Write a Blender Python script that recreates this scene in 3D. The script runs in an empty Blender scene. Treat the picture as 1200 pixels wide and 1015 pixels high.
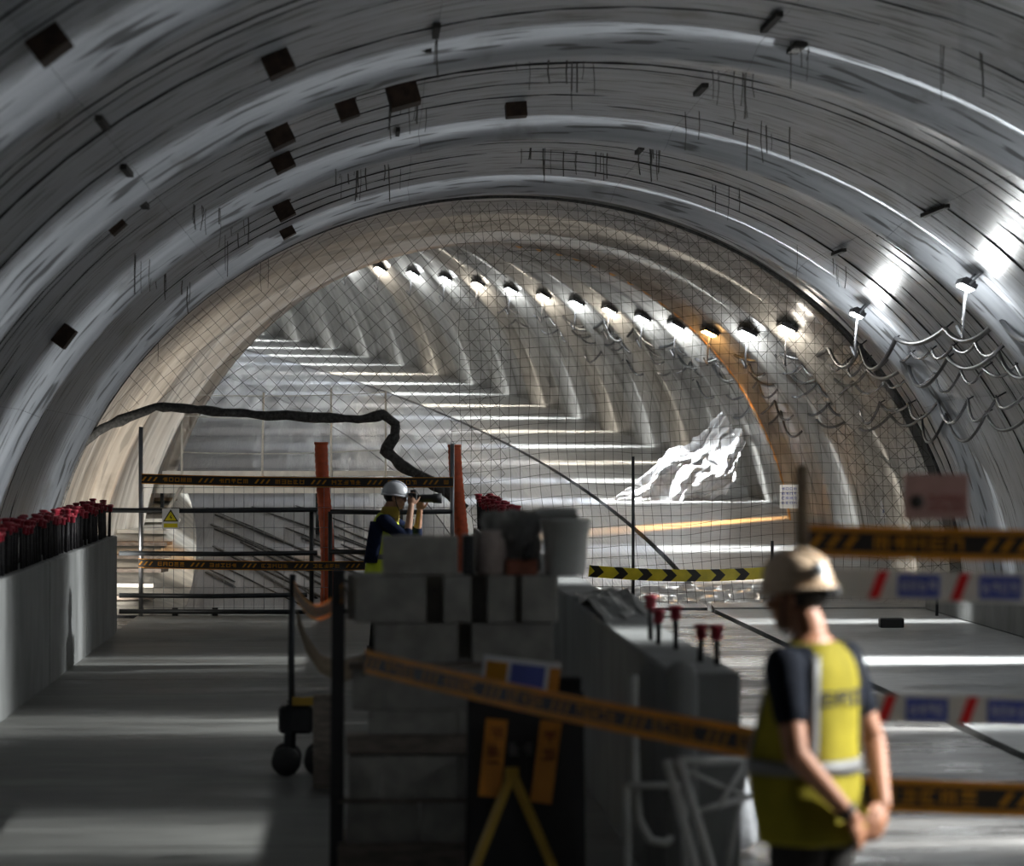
import bpy, bmesh, math, random
from mathutils import Vector, Matrix, noise
C = bpy.context.scene
COL = C.collection
random.seed(7)
PI = math.pi
R_ = math.radians

# ------------------------------------------------------------------ camera, world, exposure
CAM = Vector((0.0, 0.0, 2.15))
FPX = 3500.0
cam_d = bpy.data.cameras.new('camera')
cam = bpy.data.objects.new('camera', cam_d)
COL.objects.link(cam)
cam.location = CAM
YAW = math.atan(180 / FPX)
PITCH = math.atan(12.5 / FPX)
cam.rotation_euler = (PI / 2 + PITCH, 0, -YAW)
cam_d.sensor_width = 36.0
cam_d.lens = FPX * 36.0 / 1200.0
cam_d.clip_start = 0.3
cam_d.clip_end = 400
cam_d.dof.use_dof = True
cam_d.dof.focus_distance = 38.0
cam_d.dof.aperture_fstop = 2.3
C.camera = cam

w = bpy.data.worlds.new('world')
C.world = w
w.use_nodes = True
bg = w.node_tree.nodes['Background']
bg.inputs[0].default_value = (0.70, 0.73, 0.74, 1)
bg.inputs[1].default_value = 0.08

C.view_settings.view_transform = 'Standard'
C.view_settings.look = 'None'
C.view_settings.gamma = 1.0
C.view_settings.use_curve_mapping = False
C.view_settings.exposure = 0.0

NEAR_SPOT, NEAR_UP, NEAR_SPILL = 3300.0, 1000.0, 55.0
FAR_SPOT, FAR_UP, FAR_SPILL = 1700.0, 420.0, 24.0

# ------------------------------------------------------------------ helpers
_M = cam.rotation_euler.to_matrix()
def at(px, py, Y):
    """world point at depth Y under a photo pixel (used only to lay things out)"""
    d = _M @ Vector(((px - 600) / FPX, -(py - 507.5) / FPX, -1.0))
    return CAM + d * (Y / d.y)

class MB:
    def __init__(self):
        self.v = []; self.f = []; self.mi = []; self.sm = []
    def add(self, vs, fs, mi=0, smooth=False):
        o = len(self.v)
        self.v += [Vector(p) for p in vs]
        for f in fs:
            self.f.append(tuple(i + o for i in f)); self.mi.append(mi); self.sm.append(smooth)
        return self
    def box(self, c, s, rot=None, mi=0, taper=1.0):
        hx, hy, hz = s[0] / 2, s[1] / 2, s[2] / 2
        vs = []
        for z, k in ((-hz, 1.0), (hz, taper)):
            for x, y in ((-hx, -hy), (hx, -hy), (hx, hy), (-hx, hy)):
                vs.append(Vector((x * k, y * k, z)))
        if rot is not None:
            vs = [rot @ p for p in vs]
        c = Vector(c)
        vs = [p + c for p in vs]
        return self.add(vs, [(3, 2, 1, 0), (4, 5, 6, 7), (0, 1, 5, 4), (1, 2, 6, 5), (2, 3, 7, 6), (3, 0, 4, 7)], mi)
    def bb(self, x0, x1, y0, y1, z0, z1, mi=0):
        return self.box(((x0 + x1) / 2, (y0 + y1) / 2, (z0 + z1) / 2), (abs(x1 - x0), abs(y1 - y0), abs(z1 - z0)), None, mi)
    def beam(self, p0, p1, wx, wz, mi=0):
        p0 = Vector(p0); p1 = Vector(p1); d = p1 - p0
        q = d.to_track_quat('Y', 'Z').to_matrix()
        return self.box((p0 + p1) / 2, (wx, d.length, wz), q, mi)
    def tube(self, pts, r, n=8, mi=0, smooth=True, cap=True, squash=None):
        pts = [Vector(p) for p in pts]
        m = len(pts)
        rs = r if isinstance(r, (list, tuple)) else [r] * m
        vs = []; fs = []
        prev = None
        for i, p in enumerate(pts):
            t = (pts[min(i + 1, m - 1)] - pts[max(i - 1, 0)])
            if t.length < 1e-9: t = Vector((0, 0, 1))
            t.normalize()
            if prev is None:
                a = Vector((0, 0, 1)) if abs(t.z) < 0.9 else Vector((1, 0, 0))
                u = t.cross(a).normalized()
            else:
                u = prev - t * prev.dot(t)
                u = u.normalized() if u.length > 1e-6 else t.orthogonal().normalized()
            prev = u
            b = t.cross(u)
            for k in range(n):
                an = 2 * PI * k / n
                vs.append(p + (u * math.cos(an) + b * math.sin(an)) * rs[i])
        for i in range(m - 1):
            for k in range(n):
                k2 = (k + 1) % n
                fs.append((i * n + k, i * n + k2, (i + 1) * n + k2, (i + 1) * n + k))
        if cap:
            fs.append(tuple(reversed(range(n))))
            fs.append(tuple((m - 1) * n + k for k in range(n)))
        return self.add(vs, fs, mi, smooth)
    def loft(self, rings, mi=0, smooth=True, cap=True):
        n = len(rings[0]); vs = [p for r in rings for p in r]; fs = []
        for i in range(len(rings) - 1):
            for k in range(n):
                k2 = (k + 1) % n
                fs.append((i * n + k, i * n + k2, (i + 1) * n + k2, (i + 1) * n + k))
        if cap:
            fs.append(tuple(reversed(range(n))))
            fs.append(tuple((len(rings) - 1) * n + k for k in range(n)))
        return self.add(vs, fs, mi, smooth)
    def lathe(self, prof, c, n=20, axis=None, mi=0, smooth=True, cap=True):
        c = Vector(c)
        q = Vector((0, 0, 1)).rotation_difference(Vector(axis).normalized()).to_matrix() if axis is not None else Matrix.Identity(3)
        rings = [[c + q @ Vector((r * math.cos(2 * PI * k / n), r * math.sin(2 * PI * k / n), z)) for k in range(n)] for r, z in prof]
        return self.loft(rings, mi, smooth, cap)
    def ball(self, c, r, n=12, m=8, rot=None, mi=0):
        c = Vector(c); r = Vector(r) if isinstance(r, (tuple, list, Vector)) else Vector((r, r, r))
        rings = []
        for i in range(m + 1):
            th = PI * (0.02 + 0.96 * i / m)
            ring = []
            for k in range(n):
                p = Vector((r.x * math.sin(th) * math.cos(2 * PI * k / n), r.y * math.sin(th) * math.sin(2 * PI * k / n), -r.z * math.cos(th)))
                if rot is not None: p = rot @ p
                ring.append(c + p)
            rings.append(ring)
        return self.loft(rings, mi, True)
    def xform(self, M):
        self.v = [M @ p for p in self.v]; return self
    def build(self, name, mats, parent=None, uv=None, bevel=0.0):
        me = bpy.data.meshes.new(name)
        off = base(parent)
        me.from_pydata([tuple(p - off) for p in self.v], [], self.f)
        if not isinstance(mats, (list, tuple)): mats = [mats]
        for m in mats: me.materials.append(m)
        me.polygons.foreach_set('material_index', self.mi)
        me.polygons.foreach_set('use_smooth', self.sm)
        if uv is not None:
            l = me.uv_layers.new(name='UVMap')
            for lp in me.loops:
                l.data[lp.index].uv = uv[lp.vertex_index]
        me.update()
        o = bpy.data.objects.new(name, me)
        COL.objects.link(o)
        if parent is not None: o.parent = parent
        if bevel > 0:
            b = o.modifiers.new('bevel', 'BEVEL'); b.width = bevel; b.segments = 1; b.limit_method = 'ANGLE'
        return o

def base(o):
    v = Vector((0, 0, 0))
    while o is not None:
        v += o.location; o = o.parent
    return v

def tag(o, label=None, cat=None, group=None, kind=None):
    if label: o['label'] = label
    if cat: o['category'] = cat
    if group: o['group'] = group
    if kind: o['kind'] = kind
    return o

def thing(name, loc, label, cat, group=None):
    o = bpy.data.objects.new(name, None); COL.objects.link(o)
    o.empty_display_size = 0.2
    o.location = loc
    return tag(o, label, cat, group)

def struct(name, loc=(0, 0, 0)):
    o = bpy.data.objects.new(name, None); COL.objects.link(o)
    o.location = loc; o['kind'] = 'structure'
    return o

def copy_tree(o, parent=None):
    c = o.copy(); COL.objects.link(c)
    if parent is not None: c.parent = parent
    for ch in list(o.children): copy_tree(ch, c)
    return c

# ------------------------------------------------------------------ materials
def nodes_of(name):
    m = bpy.data.materials.new(name); m.use_nodes = True
    nt = m.node_tree; b = nt.nodes['Principled BSDF']
    return m, nt, b

def mat(name, col, rough=0.6, metal=0.0, var=0.18, scale=6.0, bump=0.0, stretch=(1, 1, 1), spec=0.5, trans=0.0, alpha=1.0, col2=None, detail=4):
    m, nt, b = nodes_of(name)
    tc = nt.nodes.new('ShaderNodeTexCoord')
    mp = nt.nodes.new('ShaderNodeMapping'); mp.inputs['Scale'].default_value = stretch
    nz = nt.nodes.new('ShaderNodeTexNoise'); nz.inputs['Scale'].default_value = scale; nz.inputs['Detail'].default_value = detail
    nt.links.new(tc.outputs['Object'], mp.inputs[0]); nt.links.new(mp.outputs[0], nz.inputs[0])
    cr = nt.nodes.new('ShaderNodeValToRGB')
    c2 = col2 or tuple(c * (1 - var) for c in col)
    c1 = tuple(min(1, c * (1 + var * 0.6)) for c in col)
    cr.color_ramp.elements[0].position = 0.32; cr.color_ramp.elements[0].color = (*c2, 1)
    cr.color_ramp.elements[1].position = 0.68; cr.color_ramp.elements[1].color = (*c1, 1)
    nt.links.new(nz.outputs['Fac'], cr.inputs[0]); nt.links.new(cr.outputs[0], b.inputs['Base Color'])
    b.inputs['Roughness'].default_value = rough; b.inputs['Metallic'].default_value = metal
    b.inputs['Specular IOR Level'].default_value = spec
    if trans: b.inputs['Transmission Weight'].default_value = trans
    if alpha < 1: b.inputs['Alpha'].default_value = alpha
    if bump:
        bp = nt.nodes.new('ShaderNodeBump'); bp.inputs['Strength'].default_value = bump; bp.inputs['Distance'].default_value = 0.02
        nt.links.new(nz.outputs['Fac'], bp.inputs['Height']); nt.links.new(bp.outputs[0], b.inputs['Normal'])
    return m

def emit(name, col, strength):
    m, nt, b = nodes_of(name)
    b.inputs['Base Color'].default_value = (*col, 1)
    b.inputs['Emission Color'].default_value = (*col, 1)
    b.inputs['Emission Strength'].default_value = strength
    return m

def lining_mat(name, ca, cb, rough, stain, side=None, dk=0.75):
    """sheeted lining: streaks that run round the arch, short dark scuffs, damp stains (UV in metres: u round, v along)"""
    m, nt, b = nodes_of(name)
    L = nt.links.new
    tc = nt.nodes.new('ShaderNodeTexCoord')
    def noise_(sx, sy, sc, det=3, rgh=0.55):
        mp = nt.nodes.new('ShaderNodeMapping'); mp.inputs['Scale'].default_value = (sx, sy, 1)
        n = nt.nodes.new('ShaderNodeTexNoise'); n.inputs['Scale'].default_value = sc; n.inputs['Detail'].default_value = det; n.inputs['Roughness'].default_value = rgh
        L(tc.outputs['UV'], mp.inputs[0]); L(mp.outputs[0], n.inputs[0]); return n.outputs['Fac']
    def ramp(s, p0, p1, c0, c1):
        r = nt.nodes.new('ShaderNodeValToRGB')
        r.color_ramp.elements[0].position = p0; r.color_ramp.elements[0].color = (*c0, 1)
        r.color_ramp.elements[1].position = p1; r.color_ramp.elements[1].color = (*c1, 1)
        L(s, r.inputs[0]); return r.outputs[0]
    def mix(f, a, c, mode='MIX'):
        x = nt.nodes.new('ShaderNodeMix'); x.data_type = 'RGBA'; x.blend_type = mode
        if isinstance(f, float): x.inputs[0].default_value = f
        else: L(f, x.inputs[0])
        for s, i in ((a, 6), (c, 7)):
            if isinstance(s, tuple): x.inputs[i].default_value = (*s, 1)
            else: L(s, x.inputs[i])
        return x.outputs[2]
    streak = noise_(0.18, 3.2, 1.6, 4)
    base_c = ramp(streak, 0.3, 0.7, ca, cb)
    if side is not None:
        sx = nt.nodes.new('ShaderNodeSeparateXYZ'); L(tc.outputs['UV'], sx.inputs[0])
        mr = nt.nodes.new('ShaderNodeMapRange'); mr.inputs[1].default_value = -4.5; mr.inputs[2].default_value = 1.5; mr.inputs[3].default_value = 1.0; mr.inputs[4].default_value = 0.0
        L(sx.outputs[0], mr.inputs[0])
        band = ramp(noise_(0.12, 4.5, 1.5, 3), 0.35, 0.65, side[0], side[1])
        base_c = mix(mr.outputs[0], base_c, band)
    dash = noise_(1.9, 13.0, 1.0, 1, 0.3)
    dashf = ramp(dash, 0.585, 0.65, (0, 0, 0), (dk, dk, dk))
    c = mix(dashf, base_c, (0.035, 0.034, 0.03))
    st = noise_(0.9, 0.7, 1.0, 5, 0.6)
    stf = ramp(st, 0.58, 0.76, (0, 0, 0), (stain, stain, stain))
    c = mix(stf, c, (0.075, 0.062, 0.04))
    L(c, b.inputs['Base Color'])
    rr = ramp(streak, 0.2, 0.8, (rough * 0.8,) * 3, (rough * 1.25,) * 3)
    L(rr, b.inputs['Roughness'])
    bp = nt.nodes.new('ShaderNodeBump'); bp.inputs['Strength'].default_value = 0.35; bp.inputs['Distance'].default_value = 0.02
    L(streak, bp.inputs['Height']); L(bp.outputs[0], b.inputs['Normal'])
    return m

def floor_mat(name, ca, cb, rough0, rough1, sx=1.0, sy=1.0, rot=0.0, bump=0.3, wet=0.5):
    m, nt, b = nodes_of(name)
    L = nt.links.new
    tc = nt.nodes.new('ShaderNodeTexCoord')
    mp = nt.nodes.new('ShaderNodeMapping'); mp.inputs['Scale'].default_value = (sx, sy, 1); mp.inputs['Rotation'].default_value = (0, 0, rot)
    L(tc.outputs['Object'], mp.inputs[0])
    n1 = nt.nodes.new('ShaderNodeTexNoise'); n1.inputs['Scale'].default_value = 1.1; n1.inputs['Detail'].default_value = 6; n1.inputs['Roughness'].default_value = 0.6
    n2 = nt.nodes.new('ShaderNodeTexNoise'); n2.inputs['Scale'].default_value = 9.0; n2.inputs['Detail'].default_value = 5
    L(mp.outputs[0], n1.inputs[0]); L(mp.outputs[0], n2.inputs[0])
    r1 = nt.nodes.new('ShaderNodeValToRGB')
    r1.color_ramp.elements[0].position = 0.35; r1.color_ramp.elements[0].color = (*ca, 1)
    r1.color_ramp.elements[1].position = 0.66; r1.color_ramp.elements[1].color = (*cb, 1)
    L(n1.outputs['Fac'], r1.inputs[0])
    mx = nt.nodes.new('ShaderNodeMix'); mx.data_type = 'RGBA'; mx.blend_type = 'OVERLAY'; mx.inputs[0].default_value = 0.45
    L(r1.outputs[0], mx.inputs[6]); L(n2.outputs['Fac'], mx.inputs[7]); L(mx.outputs[2], b.inputs['Base Color'])
    r2 = nt.nodes.new('ShaderNodeMapRange'); r2.inputs[1].default_value = 0.4; r2.inputs[2].default_value = 0.62; r2.inputs[3].default_value = rough0; r2.inputs[4].default_value = rough1
    L(n1.outputs['Fac'], r2.inputs[0]); L(r2.outputs[0], b.inputs['Roughness'])
    bp = nt.nodes.new('ShaderNodeBump'); bp.inputs['Strength'].default_value = bump; bp.inputs['Distance'].default_value = 0.02
    L(n2.outputs['Fac'], bp.inputs['Height']); L(bp.outputs[0], b.inputs['Normal'])
    return m

M = {}
M['lining'] = lining_mat('grey_sheet_lining', (0.26, 0.275, 0.30), (0.46, 0.48, 0.51), 0.36, 0.9)
M['lining_far'] = lining_mat('grey_ribbed_lining', (0.22, 0.215, 0.20), (0.46, 0.45, 0.43), 0.30, 0.5, side=((0.42, 0.37, 0.31), (0.76, 0.72, 0.66)), dk=0.3)  # left side's cream mixes mortar tone with painted warm light
M['shell'] = mat('dark_rock_shell', (0.035, 0.033, 0.03), 0.9, var=0.4, scale=2, bump=0.6)
M['slab'] = floor_mat('grey_concrete_slab', (0.07, 0.07, 0.064), (0.30, 0.30, 0.28), 0.42, 0.75, 0.25, 1.5)  # dark bands stretched across the walkway stand in for cast shadow bars
M['road'] = floor_mat('muddy_wet_concrete', (0.045, 0.043, 0.040), (0.21, 0.20, 0.19), 0.18, 0.6, 0.6, 1.8, 0.0, 0.6)
M['road_light'] = floor_mat('pale_smooth_concrete', (0.30, 0.31, 0.31), (0.46, 0.46, 0.45), 0.28, 0.5, 0.4, 0.9, 0.0, 0.1)
M['ramp'] = floor_mat('grey_ramp_concrete', (0.035, 0.04, 0.055), (0.20, 0.21, 0.235), 0.28, 0.45, 3.4, 0.10, 0.29, 0.5)
M['ramp'].node_tree.nodes['Mix'].inputs[0].default_value = 0.15
M['ramp_light'] = floor_mat('pale_ramp_concrete', (0.22, 0.22, 0.215), (0.38, 0.38, 0.37), 0.3, 0.5, 0.5, 0.9, 0.0, 0.2)
M['concrete'] = mat('parapet_concrete', (0.22, 0.225, 0.22), 0.8, var=0.25, scale=2.2, bump=0.25, stretch=(1, 1, 0.5))
M['block'] = mat('block_concrete', (0.37, 0.355, 0.325), 0.9, var=0.25, scale=8, bump=0.4)
M['kerb'] = mat('pale_painted_kerb', (0.72, 0.70, 0.64), 0.6, var=0.25, scale=3)
M['black'] = mat('black_plastic', (0.012, 0.012, 0.013), 0.5)
M['dark_steel'] = mat('dark_painted_steel', (0.045, 0.05, 0.055), 0.45, 0.6)
M['steel'] = mat('galvanised_steel', (0.30, 0.31, 0.33), 0.4, 0.8)
M['rebar'] = mat('rusty_black_rebar', (0.03, 0.028, 0.03), 0.65, 0.5, var=0.4, scale=30)
M['red'] = mat('red_plastic_cap', (0.36, 0.02, 0.04), 0.45)
M['rust'] = mat('rusty_plate', (0.045, 0.026, 0.016), 0.85, var=0.5, scale=12, bump=0.5)
M['net'] = mat('dark_net_cord', (0.07, 0.065, 0.055), 0.8)
M['wire_end'] = mat('dirty_wire', (0.10, 0.095, 0.085), 0.8)
M['hem'] = mat('gathered_dark_net', (0.085, 0.085, 0.082), 0.95, var=0.5, scale=25, bump=0.8)
M['white_paint'] = mat('white_paint', (0.78, 0.76, 0.70), 0.5, var=0.12)
M['grey_paint'] = mat('dull_white_paint', (0.42, 0.42, 0.40), 0.6, var=0.2)
M['white_wire'] = mat('white_cord', (0.7, 0.7, 0.66), 0.5)
M['orange'] = mat('orange_plastic_tube', (0.62, 0.10, 0.028), 0.5, var=0.2, scale=14)
M['painted_streak'] = mat('painted_orange_lamplight', (0.66, 0.36, 0.13), 0.45, var=0.3, scale=8)  # ochre colour represents orange lamplight on the ring
M['tape_y'] = mat('amber_tape', (0.72, 0.32, 0.02), 0.4, var=0.15)
M['tape_k'] = mat('tape_black_print', (0.02, 0.015, 0.01), 0.45)
M['tape_w'] = mat('white_tape', (0.72, 0.70, 0.66), 0.4, var=0.08)
for k_ in ('tape_y', 'tape_w'):
    nt_ = M[k_].node_tree; b_ = nt_.nodes['Principled BSDF']; out_ = nt_.nodes['Material Output']
    tr_n = nt_.nodes.new('ShaderNodeBsdfTranslucent'); mx_ = nt_.nodes.new('ShaderNodeMixShader'); mx_.inputs[0].default_value = 0.35
    src_ = b_.inputs['Base Color'].links[0].from_socket
    nt_.links.new(src_, tr_n.inputs[0]); nt_.links.new(b_.outputs[0], mx_.inputs[1]); nt_.links.new(tr_n.outputs[0], mx_.inputs[2]); nt_.links.new(mx_.outputs[0], out_.inputs[0])
M['tape_r'] = mat('tape_red_print', (0.60, 0.012, 0.015), 0.4)
M['tape_b'] = mat('tape_blue_print', (0.08, 0.11, 0.42), 0.4)
M['tape_chev'] = mat('yellow_tape', (0.78, 0.62, 0.03), 0.35)
M['brown_print'] = mat('brown_print', (0.20, 0.05, 0.02), 0.5)
M['sign_w'] = mat('white_sign_sheet', (0.70, 0.71, 0.72), 0.4, var=0.06)
M['sign_y'] = mat('yellow_sign_print', (0.72, 0.62, 0.02), 0.4)
M['pink'] = mat('faded_pink_board', (0.45, 0.27, 0.24), 0.6)
M['darkred'] = mat('dark_red_print', (0.26, 0.03, 0.03), 0.5)
M['wood'] = mat('weathered_timber', (0.26, 0.19, 0.12), 0.8, var=0.35, scale=4, stretch=(1, 8, 8), bump=0.3)
M['wood_grey'] = mat('grey_brown_plank', (0.24, 0.20, 0.17), 0.85, var=0.35, scale=5, stretch=(2, 2, 8), bump=0.3)
M['brick'] = mat('red_brick', (0.30, 0.10, 0.06), 0.9, var=0.3, scale=20, bump=0.4)
M['paperbag'] = mat('pinkish_paper_bag', (0.40, 0.33, 0.30), 0.8, var=0.2, scale=9, bump=0.5)
M['bucket'] = mat('white_plastic', (0.66, 0.67, 0.64), 0.4, var=0.1)
M['sack'] = mat('white_woven_sack', (0.84, 0.85, 0.88), 0.7, var=0.15, scale=12, bump=0.5)
M['film'] = mat('shiny_plastic_film', (0.86, 0.87, 0.90), 0.2, var=0.2, scale=10)
M['cloth'] = mat('grey_tarpaulin', (0.22, 0.22, 0.21), 0.6, var=0.3, scale=6, bump=0.4)
M['cable'] = mat('grey_cable', (0.16, 0.16, 0.17), 0.25)
M['cable_k'] = mat('black_cable', (0.02, 0.021, 0.024), 0.4)
M['skin'] = mat('tanned_skin', (0.36, 0.155, 0.08), 0.55, var=0.12, scale=9)
M['skin2'] = mat('light_tanned_skin', (0.50, 0.27, 0.17), 0.55, var=0.1, scale=9)
M['hair'] = mat('black_hair', (0.012, 0.01, 0.009), 0.6)
M['shirt'] = mat('black_shirt_cloth', (0.010, 0.012, 0.018), 0.85, spec=.1, bump=0.2, scale=30)
M['navy'] = mat('navy_jacket_cloth', (0.012, 0.018, 0.045), 0.85, spec=.1, bump=0.2, scale=30)
M['trouser'] = mat('dark_work_trouser_cloth', (0.028, 0.026, 0.024), 0.9, spec=.1, bump=0.2, scale=30)
M['boot'] = mat('brown_leather_boot', (0.06, 0.04, 0.028), 0.6)
M['hivis'] = mat('yellow_hivis_cloth', (0.25, 0.205, 0.016), 0.8, var=0.3, scale=5, bump=0.5, spec=.15)
M['hivis2'] = mat('bright_hivis_cloth', (0.62, 0.72, 0.03), 0.7, var=0.2, scale=5, bump=0.5)
M['olive'] = mat('mustard_hood_cloth', (0.42, 0.30, 0.04), 0.8, var=0.2, scale=7, bump=0.4)
M['reflect'] = mat('grey_reflective_tape', (0.16, 0.155, 0.15), 0.55, 0.0)
M['helmet'] = mat('beige_helmet_shell', (0.60, 0.44, 0.30), 0.35, var=0.12)
M['helmet_w'] = mat('white_helmet_shell', (0.62, 0.63, 0.66), 0.35, var=0.1)
M['eye'] = mat('eye_white', (0.6, 0.58, 0.55), 0.3)
M['lens'] = mat('camera_glass', (0.01, 0.01, 0.015), 0.08)
M['lamp_body'] = mat('lamp_housing', (0.10, 0.10, 0.11), 0.4, 0.5)
M['lamp_cool'] = emit('lamp_cool_glow', (0.90, 0.97, 1.0), 40.0)
M['lamp_warm'] = emit('lamp_warm_glow', (1.0, 0.90, 0.74), 40.0)
M['lamp_orange'] = emit('lamp_amber_glow', (1.0, 0.55, 0.18), 40.0)
M['yellow_paint'] = mat('yellow_painted_steel', (0.42, 0.26, 0.03), 0.45)
M['amber_panel'] = mat('amber_reflector', (0.62, 0.24, 0.03), 0.35)

# ------------------------------------------------------------------ tunnel line
RB = 128.0
SB = 38.0
def sstep(x): x = max(0.0, min(1.0, x)); return x * x * (3 - 2 * x)
def frame(s):
    th = max(0.0, s - SB) / RB
    if s <= SB: px, py = 0.0, s
    else: px, py = -RB * (1 - math.cos(th)), SB + RB * math.sin(th)
    n = Vector((math.cos(th), math.sin(th), 0))
    k = sstep((s - 39.9) / 7.5)
    cx = 1.97 + 0.30 * k
    a = 6.05 - 0.65 * k
    zr = 0.1 * (math.sqrt((s - 46) ** 2 + 9) + (s - 46)) / 2 if s > 39.5 else 0.0
    return Vector((px, py, 0)), n, cx, a, 5.46, zr
def LP(s, t, inset=0.0):
    p, n, cx, a, b, zr = frame(s)
    return p + n * (cx + (a - inset) * math.sin(t)) + Vector((0, 0, zr + (b - inset) * math.cos(t)))
def zf(s):
    d = s - 38.7
    return 0.0 if s <= 37.8 else 0.11 * (math.sqrt(d * d + 0.16) + d) / 2 * min(1.0, (s - 37.8) / 0.4)
def FP(s, u, dz=0.0):
    p, n, cx, a, b, zr = frame(s)
    return p + n * u + Vector((0, 0, zf(s) + dz))
def u_of(t, a=6.05): return t * 5.8

# ------------------------------------------------------------------ near lining: ring by ring, sheet by sheet
ceiling = struct('ceiling')
JOINTS = [39.2, 32.7, 26.2, 19.7, 13.2, 6.7, 0.2, -4.5]
TJ = [R_(x) for x in (-97, -87, -62.5, -38, -13.3, 11.2, 35.7, 60.2, 84.7, 97)]
def shell(name, s0, s1, ds, inset, m, parent, t0=-1.75, t1=1.75, nt=48):
    mb = MB(); ss = []
    s = s0
    while s < s1 - 1e-6: ss.append(s); s += ds
    ss.append(s1)
    vs = [LP(s, t0 + (t1 - t0) * i / nt, inset) for s in ss for i in range(nt + 1)]
    fs = []
    for j in range(len(ss) - 1):
        for i in range(nt):
            a = j * (nt + 1) + i
            fs.append((a, a + 1, a + nt + 2, a + nt + 1))
    mb.add(vs, fs, 0, True)
    return mb.build(name, m, parent)
shell('backing_shell', -4.5, 39.7, 3.0, -0.32, M['shell'], ceiling)
def lip(x, r0, r1, r2, h):
    if x < r0 or x > r2: return 0.0
    return h * sstep((x - r0) / (r1 - r0)) if x < r1 else h * sstep((r2 - x) / (r2 - r1))
for ri in range(len(JOINTS) - 1):
    s1, s0 = JOINTS[ri], JOINTS[ri + 1]
    VL = [0, .1, .2, .3, .4, .47, .52, .54, .56, .58, .60, .62, .64, .67, .70, .73, .78, .85, .93, 1.0]
    nv = len(VL) - 1
    for ti in range(len(TJ) - 1):
        t0, t1 = TJ[ti] + 0.0002, TJ[ti + 1] - 0.0002
        nu = 8
        off = 0.0
        vs = []; uv = []
        for j in range(nv + 1):
            v = VL[j]
            s = s0 + 0.03 + (s1 - s0 - 0.06) * v
            d = 0.07 * math.sin(PI * v) + lip(s - (s0 + s1) / 2, .15, .75, 1.7, .17)
            for i in range(nu + 1):
                t = t0 + (t1 - t0) * i / nu
                vs.append(LP(s, t, d)); uv.append((t * 5.8, s))
        fs = []
        for j in range(nv):
            for i in range(nu):
                a = j * (nu + 1) + i
                fs.append((a, a + nu + 1, a + nu + 2, a + 1))
        rim = [i for i in range(nu + 1)] + [j * (nu + 1) + nu for j in range(1, nv + 1)] + [nv * (nu + 1) + i for i in range(nu - 1, -1, -1)] + [j * (nu + 1) for j in range(nv - 1, 0, -1)]
        n0 = len(vs); nr = len(rim)
        for r in rim:
            vs.append(vs[r].copy()); uv.append(uv[r])
        for r in rim:
            s = uv[r][1]; t = uv[r][0] / 5.8
            vs.append(LP(s, t, off - 0.10)); uv.append(uv[r])
        for k in range(nr):
            k2 = (k + 1) % nr
            fs.append((n0 + k, n0 + k2, n0 + nr + k2, n0 + nr + k))
        mb = MB(); mb.add(vs, fs, 0, False)
        for q in range(nv * nu): mb.sm[q] = True
        for q in range(nv * nu, len(mb.mi)): mb.mi[q] = 1
        mb.build('lining_panel', [M['lining'], M['shell']], ceiling, uv=uv)

def on_lining(px, py):
    """where a sight line through the photo pixel meets the near lining"""
    d = at(px, py, 1.0) - CAM
    lo, hi = 3.0, 39.1
    def f(Y):
        p = CAM + d * Y
        return ((p.x - 1.97) / 6.0) ** 2 + (p.z / 5.41) ** 2 - 1
    for _ in range(50):
        mid = (lo + hi) / 2
        if f(mid) > 0: hi = mid
        else: lo = mid
    p = CAM + d * lo
    return p.y, math.atan2((p.x - 1.97) / 6.05, p.z / 5.46)

# square rusty plates let into the sheets
for px, py, sz in ((48, 38, 0.34), (322, 65, 0.34), (325, 152, 0.36), (328, 183, 0.34), (331, 242, 0.34), (334, 266, 0.30), (130, 257, 0.26), (68, 388, 0.36), (604, 120, 0.34), (470, 102, 0.45), (405, 122, 0.3), (382, 187, 0.14)):
    s, t = on_lining(px, py)
    c = LP(s, t, 0.11); n = (LP(s, t, 0.3) - LP(s, t, 0.0)).normalized()
    along = Vector((0, 1, 0)); rnd = n.cross(along)
    rot = Matrix((rnd, along, n)).transposed()
    mb = MB(); mb.box(c - n * 0.02, (sz * .58, sz * .8, sz * .60), rot)
    mb.box(c - n * sz * 0.32 + rnd * sz * 0.1, (sz * 0.5, sz * .5, 0.05), rot)
    o = mb.build('anchor_plate', M['rust'], ceiling)
# hanging ends of wire along the joints and loose scraps of sheet
mb = MB()
for (x0, x1, y0, y1, n) in ((150, 222, 285, 345, 13), (225, 300, 235, 250, 12), (390, 470, 180, 195, 14), (435, 500, 100, 125, 8), (600, 700, 60, 72, 9), (835, 885, 75, 85, 9), (600, 720, 168, 178, 14), (745, 775, 165, 172, 8), (800, 1000, 120, 170, 8), (820, 870, 205, 222, 5), (1090, 1160, 45, 60, 4), (925, 960, 42, 50, 4), (60, 72, 85, 90, 2), (238, 242, 440, 445, 1), (500, 515, 5, 60, 3), (260, 330, 255, 330, 5), (930, 1030, 280, 330, 5)):
    for _ in range(n):
        f = random.random()
        s, t = on_lining(x0 + (x1 - x0) * f, y0 + (y1 - y0) * random.random() * 0.3 + (y1 - y0) * 0.7 * (f if x1 > x0 else 0))
        p = LP(s, t, 0.08)
        L = random.uniform(0.12, 0.42)
        mb.tube([p, p + Vector((random.uniform(-.01, .01), 0, -L * .5)), p + Vector((random.uniform(-.015, .015), 0, -L))], random.choice((0.003, 0.004, 0.006)), 4)
tag(mb.build('hanging_wire_ends', M['wire_end'], ceiling), kind='stuff')
mb = MB()
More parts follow.
